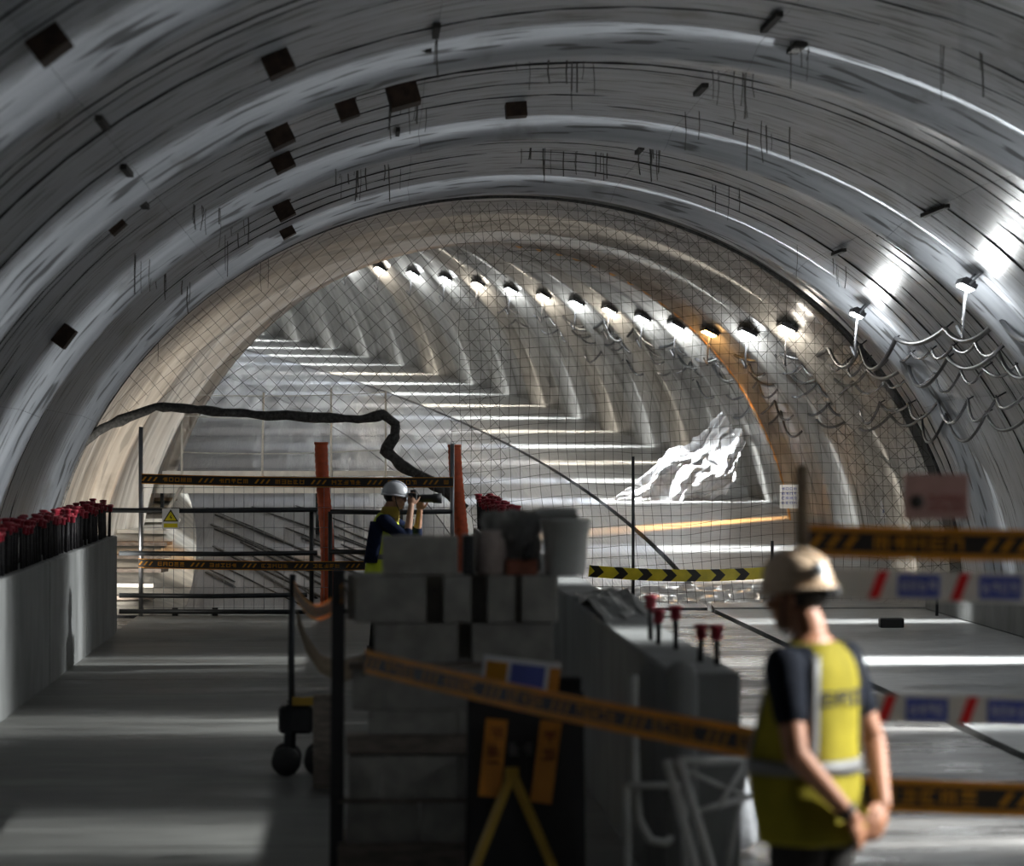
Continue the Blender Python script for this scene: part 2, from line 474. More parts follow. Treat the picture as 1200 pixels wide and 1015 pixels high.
for (px, py, L, wd) in ((905, 20, .9, .05), (862, 65, .8, .05), (822, 100, .7, .06), (768, 152, .6, .05), (750, 172, .6, .05), (1098, 243, 1.2, .05), (1040, 268, .8, .05), (985, 292, .8, .05), (510, 30, .6, .05), (500, 58, .6, .05), (462, 172, .7, .06), (116, 138, .6, .05), (145, 195, .7, .05), (165, 235, .6, .06), (465, 150, .5, .04), (660, 48, .5, .05), (935, 50, .5, .09)):
    s, t = on_lining(px, py)
    a = LP(s - L / 2, t, 0.09); b = LP(s + L / 2, t, 0.09)
    mb.beam(a, b, wd, 0.04)
rs_ = random.Random(3)
for ri in range(len(JOINTS) - 2):
    s1, s0 = JOINTS[ri], JOINTS[ri + 1]
    for v in (.12, .24, .36, .83, .92):
        t = R_(-90)
        while t < R_(90):
            ln = rs_.uniform(.15, .8)
            if rs_.random() < .72:
                sv = s0 + (s1 - s0) * (v + rs_.uniform(-.012, .012)); ph = rs_.uniform(0, 6); rr = rs_.choice((.008, .012, .016))
                pts = []
                for k in range(9):
                    tt = t + ln * k / 8; ss = sv + .04 * math.sin(k * .9 + ph)
                    pts.append(LP(ss, tt, .07 * math.sin(PI * (ss - s0) / (s1 - s0)) - rr * .2))
                mb.tube(pts, [rr * (.3 + .7 * math.sin(PI * (k + .3) / 8.6)) for k in range(9)], 4)
            t += ln + rs_.uniform(0, .12)
tag(mb.build('open_sheet_seams', M['shell'], ceiling), kind='stuff')

# ------------------------------------------------------------------ far lining: one fluted ring after another
vault = struct('ceiling')
RINGS = []
s = 39.9
while s < 112: RINGS.append((s, s + 2.75)); s += 2.75
for k, (s0, s1) in enumerate(RINGS):
    nv, nt = 30, 56
    vs = []; uv = []
    for j in range(nv + 1):
        v = j / nv
        ss = s0 + 0.015 + (s1 - s0 - 0.03) * v
        d = 0.16 * math.sin(PI * v) + 0.008 * math.sin(2 * PI * 5 * v) + lip(ss - (s0 + s1) / 2, .0, .38, .95, .24)
        for i in range(nt + 1):
            t = -1.72 + 3.44 * i / nt
            vs.append(LP(ss, t, d)); uv.append((t * 5.8, ss))
    fs = []
    for j in range(nv):
        for i in range(nt):
            a = j * (nt + 1) + i
            fs.append((a, a + nt + 1, a + nt + 2, a + 1))
    nq = len(fs)
    for j, ss in ((0, s0 + 0.015), (nv, s1 - 0.015)):
        n0 = len(vs)
        for ins in (None, -0.25):
            for i in range(nt + 1):
                t = -1.72 + 3.44 * i / nt
                vs.append(vs[j * (nt + 1) + i].copy() if ins is None else LP(ss, t, ins)); uv.append((t * 5.8, ss))
        for i in range(nt):
            q = (n0 + i, n0 + i + 1, n0 + nt + 2 + i, n0 + nt + 1 + i)
            fs.append(q if j == 0 else q[::-1])
    mb = MB(); mb.add(vs, fs, 0, True)
    for q in range(nq, len(mb.sm)): mb.sm[q] = False
    mb.build('lining_ring', M['lining_far'], vault, uv=uv)
shell('backing_shell', 39.3, 113, 3.0, -0.3, M['shell'], vault)
# bulkhead far round the bend
wb = MB(); ring = [LP(112.6, -1.75 + 3.5 * i / 40, -0.3) for i in range(41)]
wb.loft([ring, [p + Vector((-0.15, 0.25, 0)) for p in ring]], 0, False)
tag(wb.build('wall_back', M['shell']), kind='structure')

# ------------------------------------------------------------------ floor
floor = struct('floor')
mb = MB(); mb.bb(-5.5, 9.5, -5, 38.6, -0.5, -0.14); mb.build('sub_base', M['shell'], floor)
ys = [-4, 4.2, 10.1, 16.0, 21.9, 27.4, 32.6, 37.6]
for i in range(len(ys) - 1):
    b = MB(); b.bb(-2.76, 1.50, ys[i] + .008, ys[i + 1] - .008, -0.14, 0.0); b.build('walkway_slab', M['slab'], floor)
for i, (a, b_) in enumerate(((-4, 8), (8, 19.5), (19.5, 28.5), (28.5, 38.6))):
    b = MB(); b.bb(1.70, 4.53, a + .01, b_ - .01, -0.14, -0.012); b.build('road_slab', M['road'], floor)
    b = MB(); b.bb(4.62, 8.6, a + .01, b_ - .01, -0.14, 0.0); b.build('road_slab', M['road_light'], floor)
    b = MB(); b.bb(-5.2, -2.76, a + .01, b_ - .01, -0.14, -0.03); b.build('side_slab', M['road'], floor)
def ramp_strip(s0, s1, u0, u1, name, m, dz=0.0, ds=1.2):
    mb = MB(); n = max(2, int((s1 - s0) / ds)); vs = []
    for j in range(n + 1):
        s = s0 + (s1 - s0) * j / n
        vs += [FP(s, u0, dz), FP(s, u1, dz), FP(s, u1, dz - .2), FP(s, u0, dz - .2)]
    fs = []
    for j in range(n):
        a = j * 4; b = a + 4
        fs += [(a, a + 1, b + 1, b), (a + 1, a + 2, b + 2, b + 1), (a + 3, a, b, b + 3), (a + 2, a + 3, b + 3, b + 2)]
    fs += [(3, 2, 1, 0), (n * 4, n * 4 + 1, n * 4 + 2, n * 4 + 3)]
    mb.add(vs, fs); return mb.build(name, m, floor)
s = 37.62
while s < 112:
    e = s + 5.5
    ramp_strip(s, e - 0.02, -5.4, 1.62, 'ramp_slab', M['ramp'])
    if s > 38.5 or True:
        ramp_strip(max(s, 38.62), e - 0.02, 1.64, 4.53, 'ramp_slab', M['ramp'])
        ramp_strip(max(s, 38.62), e - 0.02, 4.62, 8.6, 'ramp_slab', M['ramp_light'])
    s = e
ramp_strip(37.62, 112, -5.4, 8.6, 'ramp_bed', M['shell'], -0.24, 2.0)
rf = random.Random(5); mb = MB()
for k in range(26):
    u0 = -2.0 + k * .19 + rf.uniform(-.06, .06); sl = rf.uniform(-.34, -.22); a = 38.6 + rf.uniform(0, 2.5); b = a + rf.uniform(4, 11)
    pts = []
    for j in range(9):
        ss = a + (b - a) * j / 8; u = u0 + sl * (ss - 38.6)
        if u > -2.15: pts.append(FP(ss, u, .004 + .006 * math.sin(j * 2.1 + k)))
    if len(pts) > 2: mb.tube(pts, rf.choice((.012, .018, .026)), 5)
tag(mb.build('sheet_folds', M['dark_steel'], floor), kind='stuff')
# low kerb along the right side
for i in range(5):
    b = MB(); y0 = 8 + i * 6.1
    b.bb(7.35, 7.75, y0, y0 + 6.06, 0, 0.36)
    tag(b.build('trim_1', M['concrete'], bevel=0.015), kind='structure')

# ------------------------------------------------------------------ parapets with capped starter bars
def rebar(parent, x, y, z0, h):
    mb = MB(); lean = random.uniform(-.012, .012)
    mb.tube([(x, y, z0 - .03), (x + lean, y + lean, z0 + h)], 0.016, 6)
    o = mb.build('rebar', M['rebar'], parent)
    mb = MB(); mb.lathe([(.02, -.05), (.028, -.045), (.028, 0.0), (.040, .004), (.040, .018), (.02, .024)], (x + lean, y + lean, z0 + h), 8)
    mb.build('cap', M['red'], o)
wl = struct('wall_left')
wj = [4.0, 11.0, 17.0, 22.9, 26.9, 30.5, 34.3]
for i in range(len(wj) - 1):
    b = MB(); o_ = random.uniform(-.012, .012)
    b.bb(-3.08, -2.75 + o_, wj[i] + .012, wj[i + 1] - .012, -0.12, 1.10)
    b.build('wall_panel', M['concrete'], wl, bevel=0.012)
y = 19.5
while y < 34.2:
    for dx in (-2.83, -2.99):
        rebar(wl, dx + random.uniform(-.015, .015), y + random.uniform(-.03, .03), 1.10, 0.36 + random.uniform(-.04, .05))
    y += 0.19
wc = struct('wall_centre')
cj = [13.6, 18.2, 23.0, 28.0, 33.0, 37.3]
for i in range(len(cj) - 1):
    b = MB(); o_ = random.uniform(-.01, .01)
    b.bb(1.43 + o_, 1.75, cj[i] + .012, cj[i + 1] - .012, -0.12, 1.10)
    b.build('wall_panel', M['concrete'], wc, bevel=0.012)
y = 30.5
while y < 37.1:
    for dx in (1.50, 1.64):
        rebar(wc, dx - .02 + random.uniform(-.015, .015), y, 1.10, 0.36 + random.uniform(-.04, .06))
    y += 0.21
for (x, y, h) in ((1.56, 15.9, .22), (1.62, 15.2, .20), (1.57, 15.6, .16), (1.64, 14.3, .16), (1.70, 14.1, .17)):
    rebar(wc, x, y, 1.10, h)

# ledge on the left of the ramp: pale batter and boards
led = struct('trim_2')
mb = MB(); n = 10; vs = []
for j in range(n + 1):
    s = 37.7 + 13.0 * j / n
    k = j / n
    ui = -2.18 - 0.05 * k; uo = -2.80 + .28 * k
    h = 0.10 + 0.28 * k ** 0.5
    vs += [FP(s, ui, -.02), FP(s, uo, h), FP(s, -3.6, h), FP(s, -3.6, -.1)]
fs = []
for j in range(n):
    a = j * 4; b = a + 4
    fs += [(a, b, b + 1, a + 1), (a + 1, b + 1, b + 2, a + 2)]
fs.append((0, 1, 2, 3)); fs.append((n * 4 + 3, n * 4 + 2, n * 4 + 1, n * 4))
mb.add(vs, fs); mb.build('batter', M['kerb'], led)
for j in range(10):
    s = 38.2 + j * 1.1; k = (s - 37.7) / 13
    h = 0.10 + 0.28 * k ** 0.5
    mb = MB(); c = FP(s, -3.02 + .2 * k + random.uniform(-.08, .05), h + 0.035)
    mb.box(c, (0.78, 0.42 + random.uniform(-.12, .2), 0.05), Matrix.Rotation(random.uniform(-.5, .5), 3, 'Z'))
    mb.build('plank', random.choice((M['wood_grey'], M['wood'], M['wood_grey'], M['kerb'])), led)

# ------------------------------------------------------------------ floodlights along the right haunch
lamp_no = 0
ORD = ['first', 'second', 'third', 'fourth', 'fifth', 'sixth', 'seventh', 'eighth', 'ninth', 'tenth', 'eleventh', 'twelfth', 'thirteenth', 'fourteenth', 'fifteenth', 'sixteenth', 'seventeenth', 'eighteenth', 'nineteenth', 'twentieth', 'twenty-first', 'twenty-second', 'twenty-third']
def add_light(name, typ, loc, energy, col, parent, aim=None, size=0.08, cone=60, blend=0.6, squeeze=1.0):
    d = bpy.data.lights.new(name, typ); d.energy = energy; d.color = col
    d.shadow_soft_size = size
    if typ == 'SPOT': d.spot_size = R_(cone); d.spot_blend = blend
    o = bpy.data.objects.new(name, d); COL.objects.link(o)
    o.parent = parent; o.location = Vector(loc) - base(parent)
    if aim is not None:
        o.rotation_euler = (Vector(aim) - Vector(loc)).to_track_quat('-Z', 'Y').to_euler()
        o.scale = (squeeze, 1, 1)   # the reflector throws a flat fan: narrow along the tunnel, wide across it
    return o
def floodlight(s, t, kind, spot, upl, spill, label, half=15.5, au=4.2, big=1.0):
    p = LP(s, t, 0.27); w_ = LP(s, t, 0.02)
    nrm = (LP(s, t, 1.0) - LP(s, t, 0.0)).normalized()
    pth, n, cx, a, b, zr = frame(s)
    hd = Vector((-n.y, n.x, 0))
    aim = FP(s - (.7 if kind == 'orange' else 0), au)
    d = (aim - p).normalized()
    root = thing('floodlight', w_, label, 'lamp', 'floodlights along the right wall')
    side = hd; up = d.cross(side).normalized()
    rot = Matrix((side, up, d)).transposed()
    mb = MB(); mb.box(p - d * 0.035, (0.30 * big, 0.17 * big, 0.06), rot); mb.box(p - d * 0.075, (0.22, 0.12, 0.03), rot)
    mb.build('housing', M['lamp_body'], root, bevel=0.008)
    gm = {'cool': M['lamp_cool'], 'warm': M['lamp_warm'], 'orange': M['lamp_orange']}[kind]
    lc = {'cool': (0.95, 0.98, 0.98), 'warm': (1.0, 0.91, 0.78), 'orange': (1.0, 0.52, 0.18)}[kind]
    mb = MB(); mb.box(p + d * 0.004, (0.26 * big, 0.13 * big, 0.02), rot); mb.build('lens', gm, root)
    mb = MB()
    for q in (-.16, .16): mb.beam(w_ + side * q, p + side * q - d * .03, .02, .02)
    mb.beam(w_ - side * .18, w_ + side * .18, .03, .03)
    mb.build('bracket', M['steel'], root)
    mb = MB(); pts = []
    for k in range(9):
        f = k / 8
        pts.append(p - d * .08 + hd * (0.05 + 0.5 * f) + Vector((0, 0, -0.35 * math.sin(PI * f) - 0.42 * f)) + nrm * (0.03 * math.sin(7 * f)))
    mb.tube(pts, 0.014, 6); mb.build('lead', M['cable'], root)
    add_light('flood_beam', 'SPOT', p + d * 0.05, spot, lc, root, aim, 0.05, 150, 0.55, math.tan(R_(half)) / math.tan(R_(75)))
    add_light('arch_beam', 'SPOT', p + d * 0.06, upl, lc, root, LP(s + .25, R_(-4 if kind == 'orange' else -14)), 0.03, 60 if kind == 'orange' else 150, 0.5, math.tan(R_(4.5)) / math.tan(R_(75)))
    add_light('flood_spill', 'POINT', p + d * 0.07, spill, lc, root, None, 0.12)
    return root
T_L = R_(44.5)
near_s = [9.9, 16.4, 22.9, 29.4, 35.9]
nlab = ['floodlight high on right lining, just out of view beside the frame edge', 'floodlight high on right lining, second from the camera end', 'floodlight high on right lining, third from the camera end',
        'large bright floodlight under the right lining, rightmost lamp in view', 'white floodlight at the right end of the lined section, above hanging cables']
for s, lb in zip(near_s, nlab):
    f = .3 if s > 35 else 1.0
    floodlight(s, T_L, 'cool', NEAR_SPOT * f, NEAR_UP, NEAR_SPILL, lb)
for k, (s0, s1) in enumerate(RINGS[:18]):
    s = (s0 + s1) / 2
    kind = 'orange' if k == 2 else ('warm' if k in (0, 5, 7, 9, 12) else 'cool')
    lb = 'amber floodlight beyond the net, beside the painted lamp streak' if k == 2 else 'floodlight beyond the net, %s ring of the ribbed tunnel' % ORD[k]
    floodlight(s, T_L, kind, FAR_SPOT * {2: 1.3, 3: 1.6}.get(k, 1), FAR_UP, FAR_SPILL * {2: .3, 3: 2.4}.get(k, 1), lb, 9 if k == 2 else 12, 4.4, 1.45)

fill_lamp = thing('added_fill_lamp', (-3.25, 36.4, -.03), 'added unseen fill lamp on floor behind the end of left parapet', 'lamp')  # lamp added out of the camera's sight to brighten the left wall
mb = MB()
for dx in (-.1, .1): mb.beam((-3.25 + dx, 36.3, -.03), (-3.25 + dx * .6, 36.4, .38), .02, .02)
mb.beam((-3.35, 36.35, .0), (-3.15, 36.35, .0), .02, .02); mb.build('stand', M['dark_steel'], fill_lamp)
mb = MB(); mb.box((-3.25, 36.4, .45), (.26, .06, .2)); mb.build('housing', M['lamp_body'], fill_lamp, bevel=.008)
mb = MB(); mb.box((-3.25, 36.44, .45), (.22, .02, .16)); mb.build('lens', M['lamp_warm'], fill_lamp)
add_light('added_fill_beam', 'SPOT', (-3.25, 36.5, .45), 650, (1.0, .95, .87), fill_lamp, (-3.0, 44, 2.3), .1, 64, .9)

# cables sagging from hook to hook under the lamps
def festoon(s0, s1, t, step, sag, r, m, label, seed):
    rnd = random.Random(seed)
    root = thing('cable', LP(s0, t, 0.1), label, 'cable', 'cables slung under the floodlights')
    pts = []; hk = MB(); s = s0
    while s < s1:
        st = step * rnd.uniform(.7, 1.3); sg = sag * rnd.uniform(.5, 1.6)
        p0 = LP(s, t, 0.13); p1 = LP(s + st, t, 0.13)
        wob = rnd.uniform(-.05, .05)
        for k in range(10):
            f = k / 10
            p = p0.lerp(p1, f); p.z -= sg * (1 - (2 * f - 1) ** 2)
            p += (LP(s, t, 1) - LP(s, t, 0)) * (0.04 + wob) * math.sin(PI * f)
            pts.append(p)
        hk.tube([LP(s, t, -.02), LP(s, t, .13), LP(s, t, .14) + Vector((0, 0, .03))], 0.01, 5)
        s += st
    mb = MB(); mb.tube(pts, r, 6); mb.build('sheath', m, root)
    tag(hk.build('hooks', M['dark_steel'], root), kind='stuff')
festoon(20, 66, R_(52.5), 1.5, 0.10, 0.020, M['cable'], 'thick grey cable slung highest under the right floodlights', 1)
festoon(20, 66, R_(56), 1.7, 0.14, 0.018, M['cable'], 'grey cable slung in deep loops, middle of the grey ones', 2)
festoon(20, 62, R_(60), 1.6, 0.17, 0.020, M['cable'], 'grey cable slung lowest below the right floodlights', 3)
festoon(18, 60, R_(54), 2.3, 0.20, 0.024, M['cable_k'], 'black cable slung in wide loops between the grey cables', 4)
festoon(18, 60, R_(50), 2.9, 0.20, 0.030, M['cable_k'], 'thick black cable running nearest the floodlights', 5)
festoon(18, 50, R_(62), 2.1, 0.22, 0.020, M['cable_k'], 'lowest black cable with loops along the right wall', 6)

# third ring: ochre tube painted as the orange lamp's streak of light
so = (RINGS[2][0] + RINGS[2][1]) / 2
mb = MB()
pts = [LP(so + .35, 0.1 + (R_(97) - .1) * i / 46, 0.30) for i in range(47)]
mb.tube(pts, 0.085, 8)
tag(mb.build('painted_light_streak', M['painted_streak']), 'ochre tube painted as lamplight arching over the right side beyond the net', 'pipe')

def glyph(rnd, u0, wd, v0, h):
    """a few strokes that read as one printed character"""
    st = h * 0.17
    opts = [(0, 1, 1 - .17, 1), (0, 1, .42, .58), (0, 1, 0, .17), (0, .2, 0, 1), (.8, 1, 0, 1), (.4, .6, 0, 1), (.1, .9, .7, .82)]
    pick = rnd.sample(opts, 4)
    return [[(u0 + a * wd, v0 + c * h), (u0 + b * wd, v0 + c * h), (u0 + b * wd, v0 + d * h), (u0 + a * wd, v0 + d * h)] for a, b, c, d in pick]

def tape(name, pts, width, style, label, cat='tape', group=None, seed=1, twist=0.0, start=0.0, edge=.31):
    rnd = random.Random(seed)
    pts = [Vector(p) for p in pts]
    # resample
    L = [0.0]
    for i in range(1, len(pts)): L.append(L[-1] + (pts[i] - pts[i - 1]).length)
    tot = L[-1]
    def pos(u):
        u = max(0, min(tot, u))
        for i in range(1, len(pts)):
            if u <= L[i] + 1e-9:
                f = (u - L[i - 1]) / max(1e-9, L[i] - L[i - 1])
                return pts[i - 1].lerp(pts[i], f), (pts[i] - pts[i - 1]).normalized()
        return pts[-1], (pts[-1] - pts[-2]).normalized()
    def P(u, v, off):
        p, t = pos(u)
        a = twist * math.sin(u * 1.3 + seed)
        up0 = (Vector((0, 0, 1)) - t * t.z).normalized()
        sd = up0.cross(t)
        sd = sd if sd.y < 0 else -sd
        up = up0 * math.cos(a) + sd * math.sin(a)
        nn = sd * math.cos(a) - up0 * math.sin(a)
        return p + up * v + nn * off
    root = thing(name, pts[0], label, cat, group)
    basem = {'caution': M['tape_y'], 'redwhite': M['tape_w'], 'chevron': M['tape_chev']}[style]
    mb = MB(); n = max(2, int(tot / 0.1)); vs = []
    for i in range(n + 1):
        u = tot * i / n
        vs += [P(u, -width / 2, .0006), P(u, width / 2, .0006), P(u, width / 2, -.0006), P(u, -width / 2, -.0006)]
    fs = []
    for i in range(n):
        a = i * 4; b = a + 4
        fs += [(a, b, b + 1, a + 1), (a + 1, b + 1, b + 2, a + 2), (a + 2, b + 2, b + 3, a + 3), (a + 3, b + 3, b, a)]
    mb.add(vs, fs); mb.build('band', basem, root)
    def marks(quads, nm, m, o):
        q = MB()
        for quad in quads:
            us = [c[0] for c in quad]
            k = max(1, int((max(us) - min(us)) / 0.12))
            for sgn in (1, -1):
                for j in range(k):
                    def lr(a, b, f): return (a[0] + (b[0] - a[0]) * f, a[1] + (b[1] - a[1]) * f)
                    f0, f1 = j / k, (j + 1) / k
                    cs = [lr(quad[0], quad[1], f0), lr(quad[0], quad[1], f1), lr(quad[3], quad[2], f1), lr(quad[3], quad[2], f0)]
                    if min(c[0] for c in cs) < -1e-6 or max(c[0] for c in cs) > tot: continue
                    q.add([P(c[0], c[1], sgn * o) for c in cs], [(0, 1, 2, 3) if sgn > 0 else (3, 2, 1, 0)])
        if q.v: tag(q.build(nm, m, root), kind='stuff')
    if style == 'caution':
        marks([[(0, -width * edge), (tot - .001, -width * edge), (tot - .001, width * edge), (0, width * edge)]], 'black_stripe', M['tape_k'], .002)
        qs = []; u = start
        h = width * .42
        while u < tot:
            for k in range(3):
                a = u + k * width * .55
                qs.append([(a, -h / 2), (a + width * .2, -h / 2), (a + width * .5, h / 2), (a + width * .3, h / 2)])
            u += width * 2.1
            for k in range(5):
                qs += glyph(rnd, u, width * .45, -h / 2, h); u += width * .6
            u += width * .5
        marks(qs, 'printed_marks', M['tape_y'], .0032)
    elif style == 'redwhite':
        red = []; blue = []; wht = []; u = start; per = width * 2.75
        while u < tot:
            red.append([(u, -width * .46), (u + width * .36, -width * .46), (u + width * .68, width * .46), (u + width * .32, width * .46)])
            b0 = u + width * .98
            blue.append([(b0, -width * .38), (b0 + width * 1.42, -width * .38), (b0 + width * 1.42, width * .38), (b0, width * .38)])
            for k in range(4):
                wht += glyph(rnd, b0 + width * (.12 + .31 * k), width * .23, -width * .16, width * .32)
            u += per
        marks(red, 'red_slants', M['tape_r'], .002); marks(blue, 'blue_panels', M['tape_b'], .002); marks(wht, 'printed_characters', M['tape_w'], .0032)
    else:
        qs = []; u = start; per = width * 2.05
        while u < tot:
            g = width * .5; q = width * .78
            qs.append([(u, -width / 2), (u + q, -width / 2), (u + q + g, 0), (u + g, 0)])
            qs.append([(u + g, 0), (u + g + q, 0), (u + q, width / 2), (u, width / 2)])
            u += per
        marks(qs, 'black_chevrons', M['tape_k'], .002)
    return root

def sagline(p0, p1, sag, n=12):
    p0 = Vector(p0); p1 = Vector(p1)
    return [p0.lerp(p1, i / n) - Vector((0, 0, sag * (1 - (2 * i / n - 1) ** 2))) for i in range(n + 1)]

# ------------------------------------------------------------------ edge guard at the end of the walkway
YG = 37.45
fr = thing('guard_fence', (-2.74, YG, 0), 'steel pipe guard fence with wire mesh across the walkway end', 'fence')
def gx(px): return at(px, 600, YG).x
for x, z1 in ((gx(165), 2.36), (gx(365), 1.34), (gx(530), 2.15), (gx(387), 1.3)):
    mb = MB(); mb.tube([(x, YG, 0), (x, YG, z1)], 0.027, 8); mb.build('post', M['steel'] if z1 > 2 else M['dark_steel'], fr)
for z, x0, x1 in ((1.325, gx(76), gx(372)), (0.785, gx(140), gx(372)), (0.26, gx(140), gx(360)), (0.06, gx(140), gx(540)), (1.30, gx(387), gx(530)), (0.8, gx(387), gx(530))):
    mb = MB(); mb.tube([(x0, YG - .04, z), ((x0 + x1) / 2, YG - .04, z - .012), (x1, YG - .04, z)], 0.030, 8); mb.build('rail', M['dark_steel'], fr)
mb = MB()
x = gx(168)
while x < gx(530):
    mb.tube([(x, YG + .03, 0.05), (x, YG + .03, 1.75)], 0.0035, 3, cap=False); x += 0.125
z = 0.1
while z < 1.76:
    mb.tube([(gx(165), YG + .03, z), (gx(530), YG + .03, z)], 0.0035, 3, cap=False); z += 0.25
tag(mb.build('wire_mesh', M['steel'], fr), kind='stuff')
for px in (205, 252):
    mb = MB(); mb.box((gx(px), YG + .05, .05), (.07, .07, .10)); mb.build('foot_clamp', M['dark_steel'], fr)
tape('barrier_tape', sagline(at(166, 561, YG - .09), at(531, 565, YG - .09), .02), .125, 'caution', 'black and amber tape high across the walkway end fence', group=None, seed=3, edge=.42)
tape('barrier_tape', sagline(at(162, 660, YG - .09), at(428, 663, YG - .09), .015), .115, 'caution', 'black and amber tape low across the walkway end fence', seed=4, edge=.42)
# warning plate on the fence
sp = at(200, 608, YG - .10)
sg = thing('warning_sign', sp - Vector((0, 0, .14)), 'white sign with yellow warning triangle wired to fence rail', 'sign')
mb = MB(); mb.box(sp, (.21, .012, .25)); mb.build('board', M['sign_w'], sg)
mb = MB()
def flat(mb, pts, y, d=.002): mb.add([(p[0], y, p[1]) for p in pts] + [(p[0], y + d, p[1]) for p in pts], [tuple(range(len(pts)))])
x, z = sp.x, sp.z; yf = sp.y - .0085
flat(mb, [(x - .095, z - .035), (x + .095, z - .035), (x, z + .118)], yf); mb.build('triangle_border', M['tape_k'], sg)
mb = MB(); flat(mb, [(x - .072, z - .022), (x + .072, z - .022), (x, z + .092)], yf - .002)
flat(mb, [(x - .085, z - .108), (x + .085, z - .108), (x + .085, z - .058), (x - .085, z - .058)], yf); mb.build('yellow_print', M['sign_y'], sg)
mb = MB(); flat(mb, [(x + .005, z - .012), (x + .018, z + .022), (x + .004, z + .022), (x + .012, z + .06), (x - .016, z + .015), (x, z + .015)], yf - .004)
mb.build('bolt_symbol', M['tape_k'], sg)

# orange tubes standing at the edge
def orange_tube(px, x_t, y, h, label):
    x = at(px, 600, y).x
    root = thing('drain_tube', (x, y, 0), label, 'pipe')
    pts = []; rs = []
    for k in range(60):
        f = k / 59
        pts.append((x + x_t * (f - .5) + .025 * math.sin(f * 5), y, f * h)); rs.append(.092 + .006 * (k % 2) - .012 * f)
    mb = MB(); mb.tube(pts, rs, 14); mb.build('corrugated_wall', M['orange'], root)
    mb = MB(); mb.lathe([(.07, 0), (.088, 0), (.088, .03), (.07, .03)], Vector(pts[-1]) - Vector((0, 0, .01)), 14); mb.build('rim', M['orange'], root)
orange_tube(381, -.05, 37.75, 2.15, 'tall orange corrugated tube behind the tapes, left of photographer')
orange_tube(539, -.09, 37.8, 2.12, 'orange tube leaning right of the photographer, beyond his lens')

# white barrier frame beyond
YW = 45.6
wf = thing('white_barrier', at(165, 620, YW), 'white beam with thin white poles standing across the ramp', 'barrier')
def wbx(x0, x1, y0, y1, nm, yy=YW, d=.08):
    a = at(x0, y0, yy); b = at(x1, y1, yy); mb = MB(); mb.bb(a.x, b.x, yy, yy + d, b.z, a.z); return mb.build(nm, M['white_paint'], wf)
wbx(172, 372, 568, 578, 'lower_beam'); wbx(388, 446, 572, 578, 'lower_beam')
wbx(190, 480, 552, 558, 'upper_beam', YW + .1)
for px, pt in ((213, 482), (307, 460), (388, 455), (452, 458)):
    a = at(px, 566, YW + .06); b = at(px + (2 if px == 307 else 0), pt, YW + .06)
    mb = MB(); mb.tube([a, b], .017, 8); mb.build('pole', M['white_paint'], wf)
for px in (190, 372, 470):
    a = at(px, 578, YW + .05); mb = MB(); mb.tube([(a.x, a.y, a.z), (a.x, a.y, zf(YW + .1))], .03, 8); mb.build('leg', M['dark_steel'], wf)
for i, (p0, p1, y0, y1) in enumerate(((213, 452, 487, 490), (213, 452, 530, 527), (213, 452, 462, 460))):
    mb = MB(); mb.tube(sagline(at(p0, y0, YW + .06), at(p1, y1, YW + .06), .04), .008, 5); mb.build('cord', M['white_wire'], wf)
mb = MB(); a = at(182, 622, YW - .4); b = at(212, 572, YW - .1); mb.tube([a, b], .03, 8); mb.build('strut', M['white_paint'], wf)

# ------------------------------------------------------------------ safety nets
YN = 38.95
HEM = [(85, 527), (120, 503), (182, 476), (240, 481), (300, 486), (370, 490), (420, 492), (448, 487), (462, 497), (463, 512), (452, 528), (470, 545), (500, 562), (528, 578), (548, 600)]
hem3 = [at(px, py, YN) for px, py in HEM]
def hem_z(x):
    best = None
    for i in range(len(hem3) - 1):
        a, b = hem3[i], hem3[i + 1]
        lo, hi = min(a.x, b.x), max(a.x, b.x)
        if lo <= x <= hi and hi - lo > 1e-6:
            z = a.z + (b.z - a.z) * (x - a.x) / (b.x - a.x)
            best = z if best is None else max(best, z)
    if best is not None: return best
    return 0.02 if x > hem3[-1].x else hem3[0].z
def inside(x, z, a=6.0, b=5.40): return ((x - 1.97) / a) ** 2 + (max(z, 0) / b) ** 2 < 1 and z > hem_z(x)
def band(x, z): return inside(x, z) and (((x - 2.05) / 4.75) ** 2 + (max(z, 0) / 4.45) ** 2 > 1 or x < 2.0)
def strand_net(name, label, cell, rot, test, yoff, r, seed):
    rnd = random.Random(seed); mb = MB()
    root = thing(name, (1.97, YN + yoff, 0), label, 'net', 'safety nets across the arch')
    cr, sr = math.cos(rot), math.sin(rot)
    def warp(x, z):
        q = noise.noise_vector(Vector((x * .5, z * .5, seed)))
        q2 = noise.noise_vector(Vector((x * 1.7, z * 1.7, seed + 5)))
        return x + q.x * .16 + q2.x * .035, z + q.y * .16 + q2.y * .035, yoff + q.z * .12 + q2.z * .04
    for fam in (0, 1):
        k = -70
        while k < 70:
            c = k * cell * (1.0 if fam == 0 else 1.05); run = []
            t = -9.0
            while t < 12.0:
                if fam == 0: lx, lz = c, t
                else: lx, lz = t, c
                x = 2 + lx * cr - lz * sr; z = 2 + lx * sr + lz * cr
                wx, wz, wy = warp(x, z)
                if -4.3 < wx < 8.2 and 0 <= wz < 5.6 and test(wx, wz):
                    run.append((wx, YN + wy, wz))
                else:
                    if len(run) > 1: mb.tube(run, r, 3, cap=False)
                    run = []
                t += cell
            if len(run) > 1: mb.tube(run, r, 3, cap=False)
            k += 1
    tag(mb.build('netting', M['net'], root), kind='stuff')
    return root
n1 = strand_net('safety_net', 'dark square meshed net hanging to the floor on the right', 0.125, R_(2), lambda x, z: inside(x, z) and x > 1.2, 0.0, 0.0028, 2)
n2 = strand_net('safety_net', 'dark diamond meshed net under the crown with gathered lower hem', 0.15, R_(43), band, 0.08, 0.0028, 9)
mb = MB(); pts = []; rs = []
